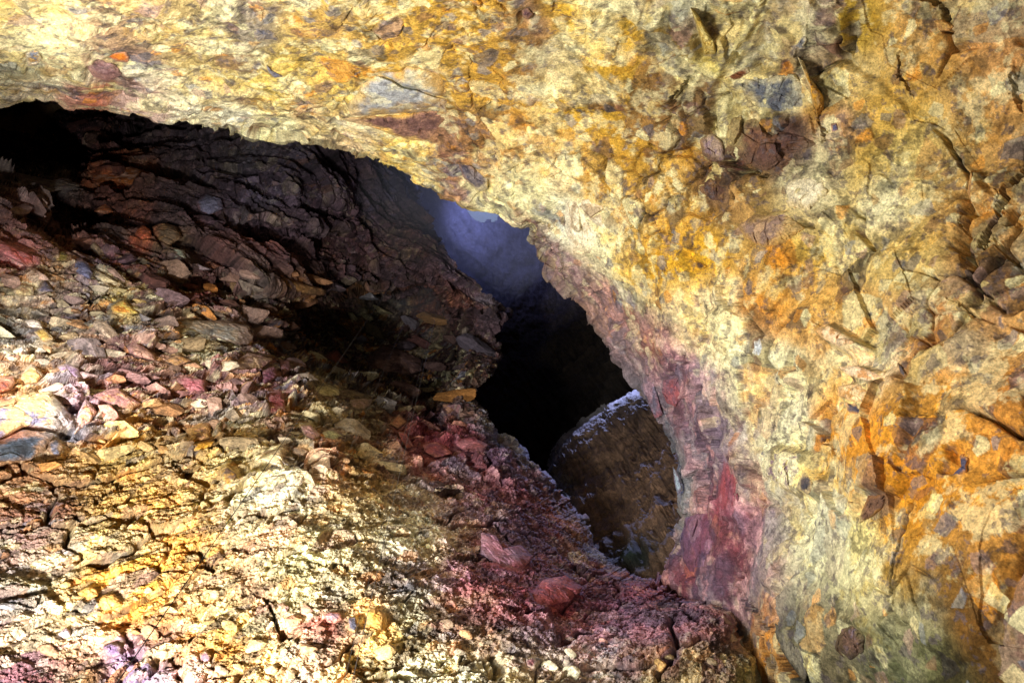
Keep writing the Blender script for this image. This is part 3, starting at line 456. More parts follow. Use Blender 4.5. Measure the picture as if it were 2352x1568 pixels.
# flats: stones set into the wall keep the wall quiet under them (filled in by stones.py before this runs)
def flat_mask(X, Y, polys, soft=14):
    m = np.ones(X.shape)
    for poly in polys:
        a = np.array(poly); x0, y0 = a.min(0)-30; x1, y1 = a.max(0)+30
        s = (X > x0) & (X < x1) & (Y > y0) & (Y < y1)
        if s.any():
            d = poly_sdf(X[s], Y[s], poly)
            m[s] *= 1-sstep(-soft, 4, d)
    return m

def strata_frame(p, squash, axis, seed):
    """coordinates stretched along the beds, so that cells come out as slabs"""
    a = np.array(axis)/np.linalg.norm(axis)
    return p + (p@a)[:, None]*a[None]*(squash-1)

CRIMSON = [(1530,900),(1590,1000),(1650,1110),(1660,1240),(1630,1360),(1520,1420),(1380,1420),(1240,1390),(1150,1310),(1210,1210),(1200,1130),(1100,1060),(990,1010)]
def crimson(k, x, y, V, amt=.78, wide=1.):
    """band of baked red and purple rock that runs round the rim of the pit"""
    d = np.full(len(x), 1e9)
    for q0, q1 in zip(CRIMSON[:-1], CRIMSON[1:]):
        q0 = np.array(q0, float); e = np.array(q1, float)-q0
        t = np.clip(((x-q0[0])*e[0]+(y-q0[1])*e[1])/(e@e), 0, 1)
        d = np.minimum(d, np.hypot(x-q0[0]-t*e[0], y-q0[1]-t*e[1]))
    wob = fbm(V*.5+17, 5, 501, gain=.65)
    m = sstep(150, 10, (d/wide+wob*58)*np.where((y > 1150) & (x < 1560), .72, 1))*amt
    h = fbm(V*.45+55, 5, 505, gain=.65); h2 = fbm(V*.9+75, 5, 507, gain=.65)
    c = lin((96, 58, 80))[None]*np.ones((len(x), 1))
    a = sstep(.05, .4, h)[:, None]*.75; c = c*(1-a)+lin((146, 66, 78))*a
    a = sstep(-.2, .2, -h)[:, None]; c = c*(1-a)+lin((96, 78, 104))*a
    a = sstep(.12, .25, h2)[:, None]*.7; c = c*(1-a)+lin((176, 126, 142))*a
    lum = (k.mean(1)/.16)[:, None]**.5
    return k*(1-m[:, None])+c*np.clip(lum, .5, 1.5)*m[:, None]

CUTS_A = [([(2330,370),(2292,420),(2286,470),(2262,505),(2238,545)], 9, .9), ([(2062,120),(2066,165),(2092,212)], 4, .5), ([(2156,0),(2180,28),(2172,66),(2200,70)], 6, .5), ([(2332,150),(2316,205),(2330,245)], 5, .45),
 ([(1655,1345),(1705,1402),(1755,1432),(1790,1470)], 5, .6), ([(1725,1440),(1745,1500),(1775,1600)], 9, .9), ([(1795,1500),(1830,1560),(1850,1640)], 15, .8), ([(2210,420),(2190,470),(2200,520)], 4, .4), ([(1680,360),(1720,395),(1770,408)], 4, .4),
 ([(1590,170),(1560,215),(1530,240)], 4, .4), ([(1868,255),(1900,300),(1890,330)], 4, .4), ([(2210,690),(2245,735)], 3, .3), ([(1860,990),(1905,1040)], 3, .3), ([(2120,0),(2165,10)], 6, .5), ([(2270,540),(2330,590)], 5, .5)]
CUTS_B = [([(250,1218),(310,1192),(345,1222),(405,1224)], 6, .45), ([(410,1262),(475,1285),(502,1322)], 6, .45), ([(120,1180),(200,1158),(300,1108)], 4, .35), ([(-20,1216),(110,1212),(190,1200)], 5, .4), ([(600,1372),(640,1440),(662,1482)], 6, .5), ([(640,1448),(690,1475)], 6, .5), ([(280,1506),(350,1512),(430,1532)], 5, .4),
 ([(360,1060),(430,1090),(470,1080)], 5, .4), ([(520,1255),(580,1275),(650,1265)], 4, .35), ([(700,1290),(800,1310),(830,1330)], 4, .35), ([(560,1360),(640,1390)], 5, .4), ([(900,1180),(980,1190),(1060,1205)], 4, .35), ([(1040,1290),(1100,1275),(1160,1290)], 5, .4), ([(1500,1340),(1560,1380),(1600,1430)], 5, .5), ([(1150,1395),(1240,1410)], 5, .4), ([(30,1410),(140,1390)], 4, .35)]
def cuts(x, y, p, lst):
    """open fissures: (course, half width, depth)"""
    D = np.zeros(len(x)); q = p*1.6
    jx = fbm(q*1.8, 5, 711, gain=.72)*24; jy = fbm(q*1.8+5, 5, 715, gain=.72)*24; wv = .55+.9*(fbm(p*.9+3, 3, 719)+.4)
    for pl, wd, dep in lst:
        a = np.array(pl, float); m = np.where((x > a[:, 0].min()-40) & (x < a[:, 0].max()+40) & (y > a[:, 1].min()-40) & (y < a[:, 1].max()+40))[0]
        if not len(m): continue
        X, Y = x[m]+jx[m], y[m]+jy[m]; d = np.full(len(m), 1e9)
        for q0, q1 in zip(a[:-1], a[1:]):
            e = q1-q0; t = np.clip(((X-q0[0])*e[0]+(Y-q0[1])*e[1])/(e@e), 0, 1); d = np.minimum(d, np.hypot(X-q0[0]-t*e[0], Y-q0[1]-t*e[1]))
        ends = np.minimum(np.hypot(X-a[0, 0], Y-a[0, 1]), np.hypot(X-a[-1, 0], Y-a[-1, 1]))
        D[m] = np.maximum(D[m], dep*np.exp(-(d/(wd*np.clip(wv[m], .25, 1.6)))**4)*sstep(-5, 30, ends))
    return D

WALLS = {}
def build_wall(key, name, grid, relief_fn, mat, ctrl, seed, label, lean=0.):
    kind, cat = 'structure', None
    X, Y, Z, dist = grid
    P = world(X, Y, Z); N = grid_normals(P)
    p = P.reshape(-1, 3)
    x = X.ravel(); y = Y.ravel()
    wx = fbm(p*.6+3.1, 4, seed+1, gain=.62)*60; wy = fbm(p*.6+9.7, 4, seed+5, gain=.62)*50
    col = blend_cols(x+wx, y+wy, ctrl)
    D, tint = relief_fn(p, x, y, Z.ravel(), dist.ravel(), col)
    T = CAM-p; T /= np.linalg.norm(T, axis=1, keepdims=True)
    G = N.reshape(-1, 3)*(1-lean)+T*lean; G /= np.linalg.norm(G, axis=1, keepdims=True)
    V = p + G*D[:, None]
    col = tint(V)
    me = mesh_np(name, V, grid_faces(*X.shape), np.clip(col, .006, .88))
    o = link(name, me, mat, kind, label, cat)
    xs, ys, zs = picture(V)
    WALLS[key] = dict(x=xs, y=ys, z=zs, V=V, N=N.reshape(-1, 3), base=Z.ravel())
    return o

def soft(h, g, w=.14):
    """take the steps at cell joints down to narrow grooves"""
    return h*sstep(0, w, g)-.12*(1-sstep(0, w, g))

def relief_A(p, x, y, z, dist, col):
    quiet = flat_mask(x, y, FLATS_A)
    big = fbm(p*.22, 3, 11)*.5
    w = np.stack([fbm(p*1.1+k*31, 3, 21+k) for k in range(3)], 1)
    a, ca, ga = chips(p*.5+w*.14, 31, .5, .16)
    b, cb, gb = chips(p*1.3+w*.16, 37, .6, .22)
    c, cc, gc = chips(p*3.4+w*.25, 41, .7, .25)
    d, cd, gd = chips(p*9.5+w*.5, 43, .8, .3)
    rough = sstep(-.3, .5, fbm(p*.35+5, 3, 51))
    crag = sstep(1500, 1650, x)*sstep(2000, 1900, x)*sstep(600, 460, y)                       # crags at the upper right
    scaly = sstep(1950, 2100, x+fbm(p*.5, 2, 8)*80)
    lump = fbm(p*2.2, 4, 57, gain=.55)
    blade = sstep(1480, 1620, x)*sstep(2150, 2000, x)*sstep(560, 680, y)*sstep(1250, 1100, y)
    f, cf, gf = chips(p@np.array([[1.5,.5,0],[-.3,.8,.2],[0,.1,1.]])*.8, 47, 1., 0.)
    D = (big + f*(.05+.18*blade+.14*crag) + soft(a, ga)*(.34+.6*crag) + soft(b, gb)*(.06+.09*rough+.12*crag) + soft(c, gc)*(.01+.025*rough) + d*.008 + lump*.07)*(.15+.85*quiet)
    # open cracks along the joints of the larger blocks
    m1 = sstep(.12, .3, fbm(p*.3+21, 2, 61)+.2*scaly+.2*crag)
    cr = np.exp(-(ga/.028)**2)*m1*sstep(.0, .2, fbm(p*.9+2, 2, 63)+.05)
    cr2 = np.exp(-(gb/.04)**2)*sstep(.15, .35, fbm(p*.45+40, 2, 65)+.17*scaly)
    D -= quiet*(cr*.34+cr2*.13)+cuts(x, y, p, CUTS_A)
    def tint(V):
        one = np.ones(len(p)); k = col
        k = add_clasts(k, ca, one*(ga > .03), .10, 5, .6)
        k = add_clasts(k, cb, one*(gb > .05), .17, 9, .66)
        k = add_clasts(k, cf, one*(blade > .3), .22, 19, .5)
        k = add_clasts(k, cc, one*(gc > .07), .26, 15, .6)
        v = 1+.2*(cellrand(cb, 30)-.5)+.3*(cellrand(cc, 31)-.5)+.26*(cellrand(cd, 33)-.5)
        v = v*(1+.5*fbm(V*7., 6, 71, gain=.8))
        cru = sstep(.06, .2, fbm(V*1.3+60, 7, 81, gain=.7))*(.25+.75*sstep(1480, 1250, y));  st = sstep(.16, .26, fbm(V*1.7+90, 7, 87, gain=.72))
        brd = sstep(.05, .25, fbm(V*.33+210, 6, 95, gain=.62))*(.2+.8*sstep(1480, 1250, y))
        k = k*v[:, None]
        k = k*(1-.4*brd[:, None])+np.array(lin((232,228,196)))*.4*brd[:, None]*np.clip(v, .5, 1.4)[:, None]
        k = k*(1-.4*cru[:, None])+np.array(lin((238,228,184)))*.4*cru[:, None]
        och = sstep(.1, .2, fbm(V*1.05+130, 7, 91, gain=.7))[:, None]*.5
        k = k*(1-och)+k*np.array([1.02, .86, .42])*och
        sp = sstep(.22, .3, fbm(V*5+33, 4, 93, gain=.7))[:, None]*.6
        k = k*(1-sp)+np.array(lin((84,74,84)))*sp
        k = crimson(k*(1-.5*st[:, None]), x, y, V, .76, 1.3)
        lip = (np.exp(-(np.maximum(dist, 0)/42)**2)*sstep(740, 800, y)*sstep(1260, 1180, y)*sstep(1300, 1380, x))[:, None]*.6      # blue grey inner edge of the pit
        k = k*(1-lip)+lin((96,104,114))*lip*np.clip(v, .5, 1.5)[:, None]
        mv = (sstep(110, 15, np.maximum(dist, 0)+fbm(V*.8+31, 4, 511)*60)*sstep(1190, 1290, x)*sstep(520, 600, y)*sstep(960, 820, y))[:, None]*.62      # mauve grey band above it
        k = k*(1-mv)+lin((134,108,118))*mv*np.clip(v, .4, 1.6)[:, None]
        return k*np.array([.965, 1.0, .93])
    return D, tint

def relief_B(p, x, y, z, dist, col):
    quiet = flat_mask(x, y, FLATS_B)
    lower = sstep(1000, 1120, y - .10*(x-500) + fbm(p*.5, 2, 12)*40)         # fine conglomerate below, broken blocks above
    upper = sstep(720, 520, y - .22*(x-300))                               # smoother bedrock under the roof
    w = np.stack([fbm(p*.9+k*31, 3, 121+k) for k in range(3)], 1)
    bed = strata_frame(p, 2.4, AXB, 0)                                      # slabs, thin across the bedding
    big = fbm(p*.16, 3, 111)*1.3
    a, ca, ga = chips(bed*.30+w*.22, 131, .9, .4)
    b, cb, gb = chips(bed*.75+w*.10, 137, 1.0, .45)
    c, cc, gc = chips(bed*1.9+w*.14, 141, 1.0, .45)
    d, cd, gd = chips(bed*5.+w*.3, 143, 1.0, .45)
    e, ce, ge = chips(p*13.+w, 147, 1.0, .5)
    mid = (1-lower)*(1-.6*upper)*.62; lipq = .5+.5*sstep(5, 70, dist)
    D = big*(.3+.7*mid) + (soft(a, ga)*1.7*(.15+.85*mid) + soft(b, gb)*.85*(.10+.9*mid) + soft(c, gc)*.36*(.18+.82*mid) + soft(d, gd)*.13*(.55+.45*mid) + e*.04 + fbm(p*1.6, 5, 151, gain=.6)*.16 + fbm(p*5.5, 5, 152, gain=.66)*.13*lower)*(.12+.88*quiet)
    bu = strata_frame(p, 2.3, AXU, 0)+np.stack([fbm(p*.25+k*13, 3, 181+k) for k in range(3)], 1)*.5
    u1, cu1, gu1 = chips(bu*.21, 153, .9, .4); u2, cu2, gu2 = chips(bu*.62+w*.08, 154, .9, .45)
    fold = fbm(strata_frame(p*.2, 3.6, AXU, 0)+w*.25, 5, 155, gain=.62)
    D = D*(1-.5*upper)+upper*(soft(u1, gu1, .1)*2.0+soft(u2, gu2, .12)*.7+fold*.8)
    D = D*lipq-cuts(x, y, p, CUTS_B)
    # long open seams in the conglomerate
    cr = np.exp(-(ga/.03)**2)*sstep(.1, .35, fbm(p*.35+21, 2, 161)+.02)*lower
    cr2 = np.exp(-(gb/.05)**2)*sstep(.15, .4, fbm(p*.6+40, 2, 165))*lower
    D -= quiet*(cr*.6+cr2*.28)
    def tint(V):
        one = np.ones(len(p)); k = col
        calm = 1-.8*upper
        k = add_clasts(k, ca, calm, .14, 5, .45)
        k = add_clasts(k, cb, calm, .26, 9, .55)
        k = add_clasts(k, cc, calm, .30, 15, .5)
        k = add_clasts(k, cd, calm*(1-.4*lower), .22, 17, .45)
        v = 1+.35*(cellrand(cb, 30)-.5)+.5*(cellrand(cc, 31)-.5)+.5*(cellrand(cd, 33)-.5)+.25*(cellrand(ce, 34)-.5)
        v = v*(1+.36*fbm(V*6.5, 6, 171, gain=.75))
        cru = sstep(.08, .2, fbm(V*1.5+60, 7, 181, gain=.7))*lower
        st = sstep(.16, .28, fbm(V*1.9+90, 6, 187, gain=.68))
        k = k*v[:, None]
        dimmed_lava = (upper*sstep(-.25, .05, fbm(V*.3+77, 5, 189, gain=.62)))[:, None]*.72      # dark mauve lava under the roof, its dimness painted in too
        k = k*(1-dimmed_lava)+lin((72,58,66))*np.clip(v, .4, 1.8)[:, None]*dimmed_lava
        k = k*(1-.14*cru[:, None])+np.array(lin((242,234,206)))*.14*cru[:, None]
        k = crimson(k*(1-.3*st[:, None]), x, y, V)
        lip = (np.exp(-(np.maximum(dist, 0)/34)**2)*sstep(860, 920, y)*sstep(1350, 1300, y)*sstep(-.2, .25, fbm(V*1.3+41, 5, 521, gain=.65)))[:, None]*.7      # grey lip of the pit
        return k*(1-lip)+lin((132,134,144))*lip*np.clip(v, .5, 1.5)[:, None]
    return D, tint

def on_slope(x, y): return world(x, y, float(zB(x, y)))
def bed_axis(a, b_, c, d):
    """direction across the beds: a-b lies along them, c-d runs across"""
    l = on_slope(*b_)-on_slope(*a); l /= np.linalg.norm(l); q = on_slope(*d)-on_slope(*c); q -= l*(q@l)
    return q/np.linalg.norm(q)
AXB = bed_axis((100, 770), (1000, 900), (600, 1000), (560, 700))
AXU = bed_axis((300, 340), (1000, 640), (700, 400), (620, 640))
MAT_A = rock_mat('ochre_breccia', bump=.55, scale=7, dist=.06)
MAT_B = rock_mat('broken_lava', bump=.6, scale=6, dist=.07)
MAT_C = rock_mat('fluted_basalt', bump=.5, scale=2.2, dist=.2, mottle=.3)

gA = rim_grid(RIM_A, K_A, ([(-420,-320),(2720,-320)], [(2720,-320),(2720,1950),(2200,1950)]), n_(620), n_(880), n_(640), zA, 1.7, 52, 3)
build_wall('A', 'cave_roof', gA, relief_A, MAT_A, COL_A, 3, 'overhanging roof of ochre and cream breccia curving down at the right')
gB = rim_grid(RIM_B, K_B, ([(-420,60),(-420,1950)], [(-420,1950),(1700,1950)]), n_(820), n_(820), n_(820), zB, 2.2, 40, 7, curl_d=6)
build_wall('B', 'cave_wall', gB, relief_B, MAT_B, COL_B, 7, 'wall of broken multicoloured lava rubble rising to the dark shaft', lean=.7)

# ---- the shaft behind: fluted rock, its gloom put into the colour, with the hole to daylight at its top
HOLE = [(1030,400),(1052,470),(1078,504),(1108,514),(1138,508),(1164,490),(1230,380)]
def build_shaft():
    xs = np.linspace(700, 1900, n_(420)); ys = np.linspace(330, 1600, n_(420)); X, Y = np.meshgrid(xs, ys)
    Z = tps([(800,400,80),(1100,420,92),(1300,450,92),(1500,500,84),(1000,600,84),(1130,560,90),(1180,690,87),(1250,800,82),(1400,800,74),(1200,980,76),(1450,900,62),(1300,1050,66),(1300,1400,56),(1800,900,56),(1800,1500,46),(800,1500,50)])(X, Y)
    P = world(X, Y, Z); N = grid_normals(P); p = P.reshape(-1, 3)
    # flutes run straight down: noise that hardly changes with height
    fl = p*np.array([1.5, 1.5, .10]); fl2 = p*np.array([3.4, 3.4, .22])
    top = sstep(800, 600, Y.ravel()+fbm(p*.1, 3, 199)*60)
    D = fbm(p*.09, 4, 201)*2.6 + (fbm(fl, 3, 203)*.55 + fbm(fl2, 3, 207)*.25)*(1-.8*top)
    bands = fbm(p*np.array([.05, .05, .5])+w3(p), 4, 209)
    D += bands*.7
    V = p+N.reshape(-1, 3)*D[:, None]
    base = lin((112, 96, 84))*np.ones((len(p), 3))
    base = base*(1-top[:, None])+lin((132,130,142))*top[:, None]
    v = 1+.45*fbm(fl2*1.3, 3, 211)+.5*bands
    col = base*np.clip(v, .35, 1.8)[:, None]*(.16+.7*top[:, None])  # unlit depth below and glow above put into the colour
    F = grid_faces(*X.shape)
    cxm = X.ravel()[F].mean(1); cym = Y.ravel()[F].mean(1)
    j = fbm(p[F[:, 0]]*1.2, 3, 215)*9
    F = F[poly_sdf(cxm, cym, HOLE)+j < 0]
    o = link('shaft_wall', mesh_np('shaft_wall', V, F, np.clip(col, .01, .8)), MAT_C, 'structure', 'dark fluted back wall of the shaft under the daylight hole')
def w3(p): return np.stack([fbm(p*.12+k*9, 2, 219+k)*.6 for k in range(3)], 1)
build_shaft()

# ---- nearer fluted buttress low in the pit, daylight catching its top
RIM_D = [(1120,1230),(1210,1170),(1266,1085),(1290,1012),(1307,988),(1354,959),(1405,932),(1443,915),(1466,897),(1520,880),(1600,850)]
def build_ridge():
    a, _ = polyline(RIM_D, n_(330)); nt = len(a); ns = n_(330)
    a[:, 1] += .6*fbm(np.stack([np.arange(nt)*.06, np.zeros(nt), np.zeros(nt)], 1), 4, 231)*8
    b = np.stack([np.linspace(1180, 1720, nt), np.full(nt, 1560.)], 1)
    s = np.linspace(0, 1, ns)
    X = a[None, :, 0]+s[:, None]*(b-a)[None, :, 0]; Y = a[None, :, 1]+s[:, None]*(b-a)[None, :, 1]
    dist = s[:, None]*np.hypot(*(b-a).T)[None]
    zf = tps([(1120,1190,44),(1300,990,50),(1466,895,47),(1600,850,44),(1455,965,43.6),(1390,990,45.4),(1330,1040,46.),(1350,1100,41),(1500,1050,37),(1550,1200,29.5),(1450,1250,30),(1340,1250,34),(1250,1180,40),(1600,1500,22),(1200,1500,28)])
    Z = zf(X, Y)+6.*np.exp(-dist/16)
    cu = np.linspace(1, 0, 12)[:-1][:, None]
    X = np.vstack([a[None, :, 0]+cu*6, X]); Y = np.vstack([a[None, :, 1]+cu*14, Y]); Z = np.vstack([Z[:1]+14*cu, Z])
    dist = np.vstack([cu*0-cu*10+0*a[None, :, 0], dist])
    P = world(X, Y, Z); N = grid_normals(P); p = P.reshape(-1, 3)
    fl = p*np.array([2.3, 2.3, .13]); fl2 = p*np.array([5., 5., .3])
    bands = fbm(p*np.array([.1, .1, .45]), 4, 239)
    D = fbm(p*.15, 3, 233)*.9+(fbm(fl, 3, 235)*.38+fbm(fl2, 3, 237)*.16)*sstep(0, 60, dist.ravel())+bands*.3+fbm(p*1.1, 5, 245, gain=.6)*.2+chips(p*.8, 247, .7, .4)[0]*.2
    V = p+N.reshape(-1, 3)*D[:, None]
    v = np.clip(1+.5*fbm(fl2, 3, 241)+.7*bands, .3, 2)
    base = lin((150,118,96))*np.ones((len(p), 3))
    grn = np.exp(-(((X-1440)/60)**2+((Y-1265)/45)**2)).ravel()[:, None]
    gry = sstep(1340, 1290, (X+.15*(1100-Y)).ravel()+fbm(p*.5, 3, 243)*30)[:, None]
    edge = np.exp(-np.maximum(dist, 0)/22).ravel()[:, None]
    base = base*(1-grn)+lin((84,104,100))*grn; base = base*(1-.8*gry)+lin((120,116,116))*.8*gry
    base = base*(1-.8*edge)+lin((200,198,206))*.8*edge  # daylit highlight along the top edge put into the colour
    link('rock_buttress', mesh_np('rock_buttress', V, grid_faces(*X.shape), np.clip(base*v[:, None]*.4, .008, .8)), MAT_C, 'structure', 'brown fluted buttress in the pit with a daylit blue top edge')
build_ridge()

# ---- floor and the unseen far side of the chamber, closing it all round
def build_shell():
    nu, nv = 96, 60
    u = np.linspace(0, 2*np.pi, nu); v = np.linspace(0, 1, nv)
    U, Vv = np.meshgrid(u, v)
    hgt = Vv*104; rad = 46*np.sqrt(np.clip(1-(Vv*.985)**2, 0, 1))+2.5
    d0 = R3 @ np.array([(1095-W/2)/FOC, (H/2-440)/FOC, -1.]); ctr = CAM+d0/d0[2]*104
    X = np.cos(U)*rad+ctr[0]*Vv**2; Y = np.sin(U)*rad+ctr[1]*Vv**2+8*(1-Vv); Z = hgt-1
    P = np.stack([X, Y, Z], -1); p = P.reshape(-1, 3)
    p[:, :2] *= (1+.07*fbm(p*.12, 3, 251))[:, None]
    col = lin((130,104,78))*(1+.4*fbm(p*.3, 4, 253))[:, None]
    link('outer_wall', mesh_np('outer_wall', p, grid_faces(nv, nu), np.clip(col, .02, .6)), MAT_A, 'structure')
    g = np.linspace(-58, 58, 160); X, Y = np.meshgrid(g, g+8)
    p = np.stack([X, Y, 0*X], -1).reshape(-1, 3)
    p[:, 2] = fbm(p*.3, 5, 257)*.45+chips(p*.8, 259, .6, .3)[0]*.3-.3
    col = lin((150,120,84))*(1+.4*fbm(p*.6, 4, 261))[:, None]
    link('ground', mesh_np('ground', p, grid_faces(160, 160), np.clip(col, .02, .6)), MAT_A, 'structure')
build_shell()
# ================================================================ building the stones
MAT_S = rock_mat('stone_face', bump=.5, scale=8, dist=.05, mottle=.3)

def smooth_outline(poly, n):
    pts, _ = polyline(list(poly)+[poly[0]], n+1); pts = pts[:-1]
    return (pts*2+np.roll(pts, 1, 0)+np.roll(pts, -1, 0))/4

def stone_colour(p, c1, c2, seed, size):
    k = 1./size
    f = sstep(-.06, .16, fbm(p*k*2.2+seed*3.7, 6, seed % 97+300, gain=.66))[:, None]
    col = lin(c1)*(1-f)+lin(c2)*f
    v = 1+.38*fbm(p*k*9+seed, 5, seed % 89+320, gain=.72)
    return np.clip(col*v[:, None], .008, .86)

CRACK = [(865,170),(900,184),(925,200),(960,206),(1000,221),(1042,224)]
def outline_stone(i, wall, name, poly, c1, c2, bulge, label, key):
    poly = np.array(poly, float)
    c = poly.mean(0); ext = poly.max(0)-poly.min(0)
    n = int(np.clip(ext.sum()*.55, 48, 240)); K = int(np.clip(min(ext)*.3, 10, 60))
    out = smooth_outline(poly, n)
    t = np.arange(n)/n*2*np.pi
    jag = fbm(np.stack([np.cos(t)*4+i*7.1, np.sin(t)*4, t*0], 1), 4, 401+i, gain=.6)
    out = c+(out-c)*(1+.07*jag)[:, None]
    zf = zA if wall == 'A' else zB
    e = 6.
    zc = float(zf(c[0], c[1])); gx = float(zf(c[0]+e, c[1])-zf(c[0]-e, c[1]))/(2*e); gy = float(zf(c[0], c[1]+e)-zf(c[0], c[1]-e))/(2*e)
    sl = 1. if wall == 'A' else .6
    half = min(ext)*.5*zc/FOC
    # how far the wall stands in front of its smooth sheet here
    w = WALLS[wall]; m = (np.abs(w['x']-c[0]) < ext[0]*.55+6) & (np.abs(w['y']-c[1]) < ext[1]*.55+6) & (poly_sdf(w['x'], w['y'], poly) > -4 if False else True)
    near = np.where(m)[0]
    zi = w['z'][near]-(zc+gx*(w['x'][near]-c[0])+gy*(w['y'][near]-c[1]))
    off = np.percentile(zi, 28) if len(zi) else 0.
    r = np.linspace(0, 1, K)[:, None]
    X = c[0]+(out[None, :, 0]-c[0])*r; Y = c[1]+(out[None, :, 1]-c[1])*r
    dome = (1-r**3.2)**.62
    fw = bulge*half*1.9
    Z = zc+off+sl*(gx*(X-c[0])+gy*(Y-c[1])) - fw*dome + .35*half - (1-sl)*abs(gy)*ext[1]*.42
    # the side that runs back into the wall
    bk = np.linspace(.25, 1, 4)[:, None]
    Xb = c[0]+(out[None, :, 0]-c[0])*(1-.10*bk); Yb = c[1]+(out[None, :, 1]-c[1])*(1-.10*bk); Zb = Z[-1:]+bk*(half*2.2+.3)
    X = np.vstack([X, Xb]); Y = np.vstack([Y, Yb]); Z = np.vstack([Z, Zb])
    P = world(X, Y, Z); p = P.reshape(-1, 3)
    s = half*2
    a, ca, ga = chips(p/(s*.55)+i*3.3, 411, .9, .3); b, cb, gb = chips(p/(s*.2)+i*1.3, 413, .9, .4)
    d = (soft(a, ga, .1)*.17+soft(b, gb, .1)*.045+fbm(p/s*3, 5, 415, gain=.6)*.05)*s
    if 'cracked' in key or 'crack across' in label:
        dd = np.full(len(p), 1e9); xx, yy = X.ravel(), Y.ravel()
        for q0, q1 in zip(CRACK[:-1], CRACK[1:]):
            q0 = np.array(q0, float); q1 = np.array(q1, float); ed = q1-q0
            tt = np.clip(((xx-q0[0])*ed[0]+(yy-q0[1])*ed[1])/(ed@ed), 0, 1)
            dd = np.minimum(dd, np.hypot(xx-q0[0]-tt*ed[0], yy-q0[1]-tt*ed[1]))
        d = d*.45 - np.exp(-(dd/2.6)**2)*.30
    T = CAM-p; T /= np.linalg.norm(T, axis=1, keepdims=True)
    fade = np.ones(X.shape); fade[K:] = .4
    p = p+T*d[:, None]*fade.ravel()[:, None]
    col = stone_colour(p, c1, c2, i, max(s, .3))
    if i % 3 == 0 or 'speckled' in label:
        spk = sstep(.1, .25, fbm(p*6, 4, 421, gain=.7))[:, None]*.5; col = col*(1-spk)+lin((86,82,88))*spk
    # mineral crust of the wall creeping over the stone's edge
    loc = blend_cols(X.ravel(), Y.ravel(), COL_A if wall == 'A' else COL_B)
    rr_ = np.concatenate([np.repeat(r.ravel(), n), np.ones(4*n)])
    cr_ = (sstep(.45, 1.0, rr_+.75*fbm(p*1.7/max(s, .4)+i, 5, 425, gain=.68)))[:, None]*.8
    col = col*(1-cr_)+loc*cr_*np.clip(1+.6*fbm(p*8, 4, 427, gain=.7), .4, 1.6)[:, None]
    if c[0] > 1040 and c[1] > 860 and c[0] < 1720: col = crimson(col, X.ravel(), Y.ravel(), p, .6)
    ctr = world(c[0], c[1], zc)
    nr = X.shape[0]; F = grid_faces(nr, n)
    idx = np.arange(nr*n).reshape(nr, n)
    wrap = np.stack([idx[:-1, -1], idx[:-1, 0], idx[1:, 0], idx[1:, -1]], -1)
    F = np.vstack([F, wrap])
    o = link(name, mesh_np(name, p-ctr, F, col), MAT_S, 'thing', label, 'rock')
    o.location = ctr
    return o

HAND = []
for i, s in enumerate(S_A):
    outline_stone(i, 'A', *s); HAND.append(('A', np.mean(s[1], 0), s[6]))
for i, s in enumerate(S_B):
    outline_stone(100+i, 'B', *s); HAND.append(('B', np.mean(s[1], 0), s[6]))

# ---- loose angular rubble on the slope: each stone cut by its own planes
import bmesh
def sphere_dirs(sub):
    bm = bmesh.new(); bmesh.ops.create_icosphere(bm, subdivisions=sub, radius=1)
    v = np.array([q.co[:] for q in bm.verts]); f = np.array([[q.index for q in t.verts] for t in bm.faces]); bm.free()
    return v/np.linalg.norm(v, axis=1, keepdims=True), f
SPH = sphere_dirs(5)

def cut_stone(seed, scale, rounded):
    r = np.random.RandomState(seed); v, f = SPH
    k = r.randint(9, 15); n = r.normal(size=(k, 3)); n /= np.linalg.norm(n, axis=1, keepdims=True)
    d = r.uniform(.55, 1., k)
    dots = v@n.T
    rad = np.where(dots > .05, d/np.maximum(dots, .05), 9.)
    if rounded: rr = (np.minimum(rad, 3)**-6.).sum(1)**(-1/6.)*1.1
    else: rr = rad.min(1)
    rr = np.minimum(rr, 1.35)
    p = v*rr[:, None]
    p = p*(1+.05*fbm(p*3+seed, 4, 431, gain=.65)+.045*chips(p*2.6+seed*1.7, 433, .8, .4)[0])[:, None]
    p = p*np.array(scale)
    return p, f

def colour_word(c):
    r, g, b = [float(k) for k in c]; m = max(r, g, b); lo = min(r, g, b); s = (m-lo)/max(m, 1)
    light = 'dark ' if m < 105 else ('pale ' if m > 205 else '')
    if s < .13: w = 'grey'
    elif b >= r*.98: w = 'blue grey'
    elif r-g > 55 and r-b > 40 and g < 150: w = 'rust red' if b < r*.5 else 'dusty pink'
    elif b > g*.97: w = 'mauve'
    elif s > .5: w = 'ochre'
    elif s > .3: w = 'tan'
    elif m > 190: w = 'cream'
    else: w = 'brown grey'
    return light+w

def dirword(d):
    x, y = d
    if abs(x) > 2.2*abs(y): return 'right of' if x > 0 else 'left of'
    if abs(y) > 2.2*abs(x): return 'below' if y > 0 else 'above'
    return ('lower right of' if x > 0 else 'lower left of') if y > 0 else ('upper right of' if x > 0 else 'upper left of')

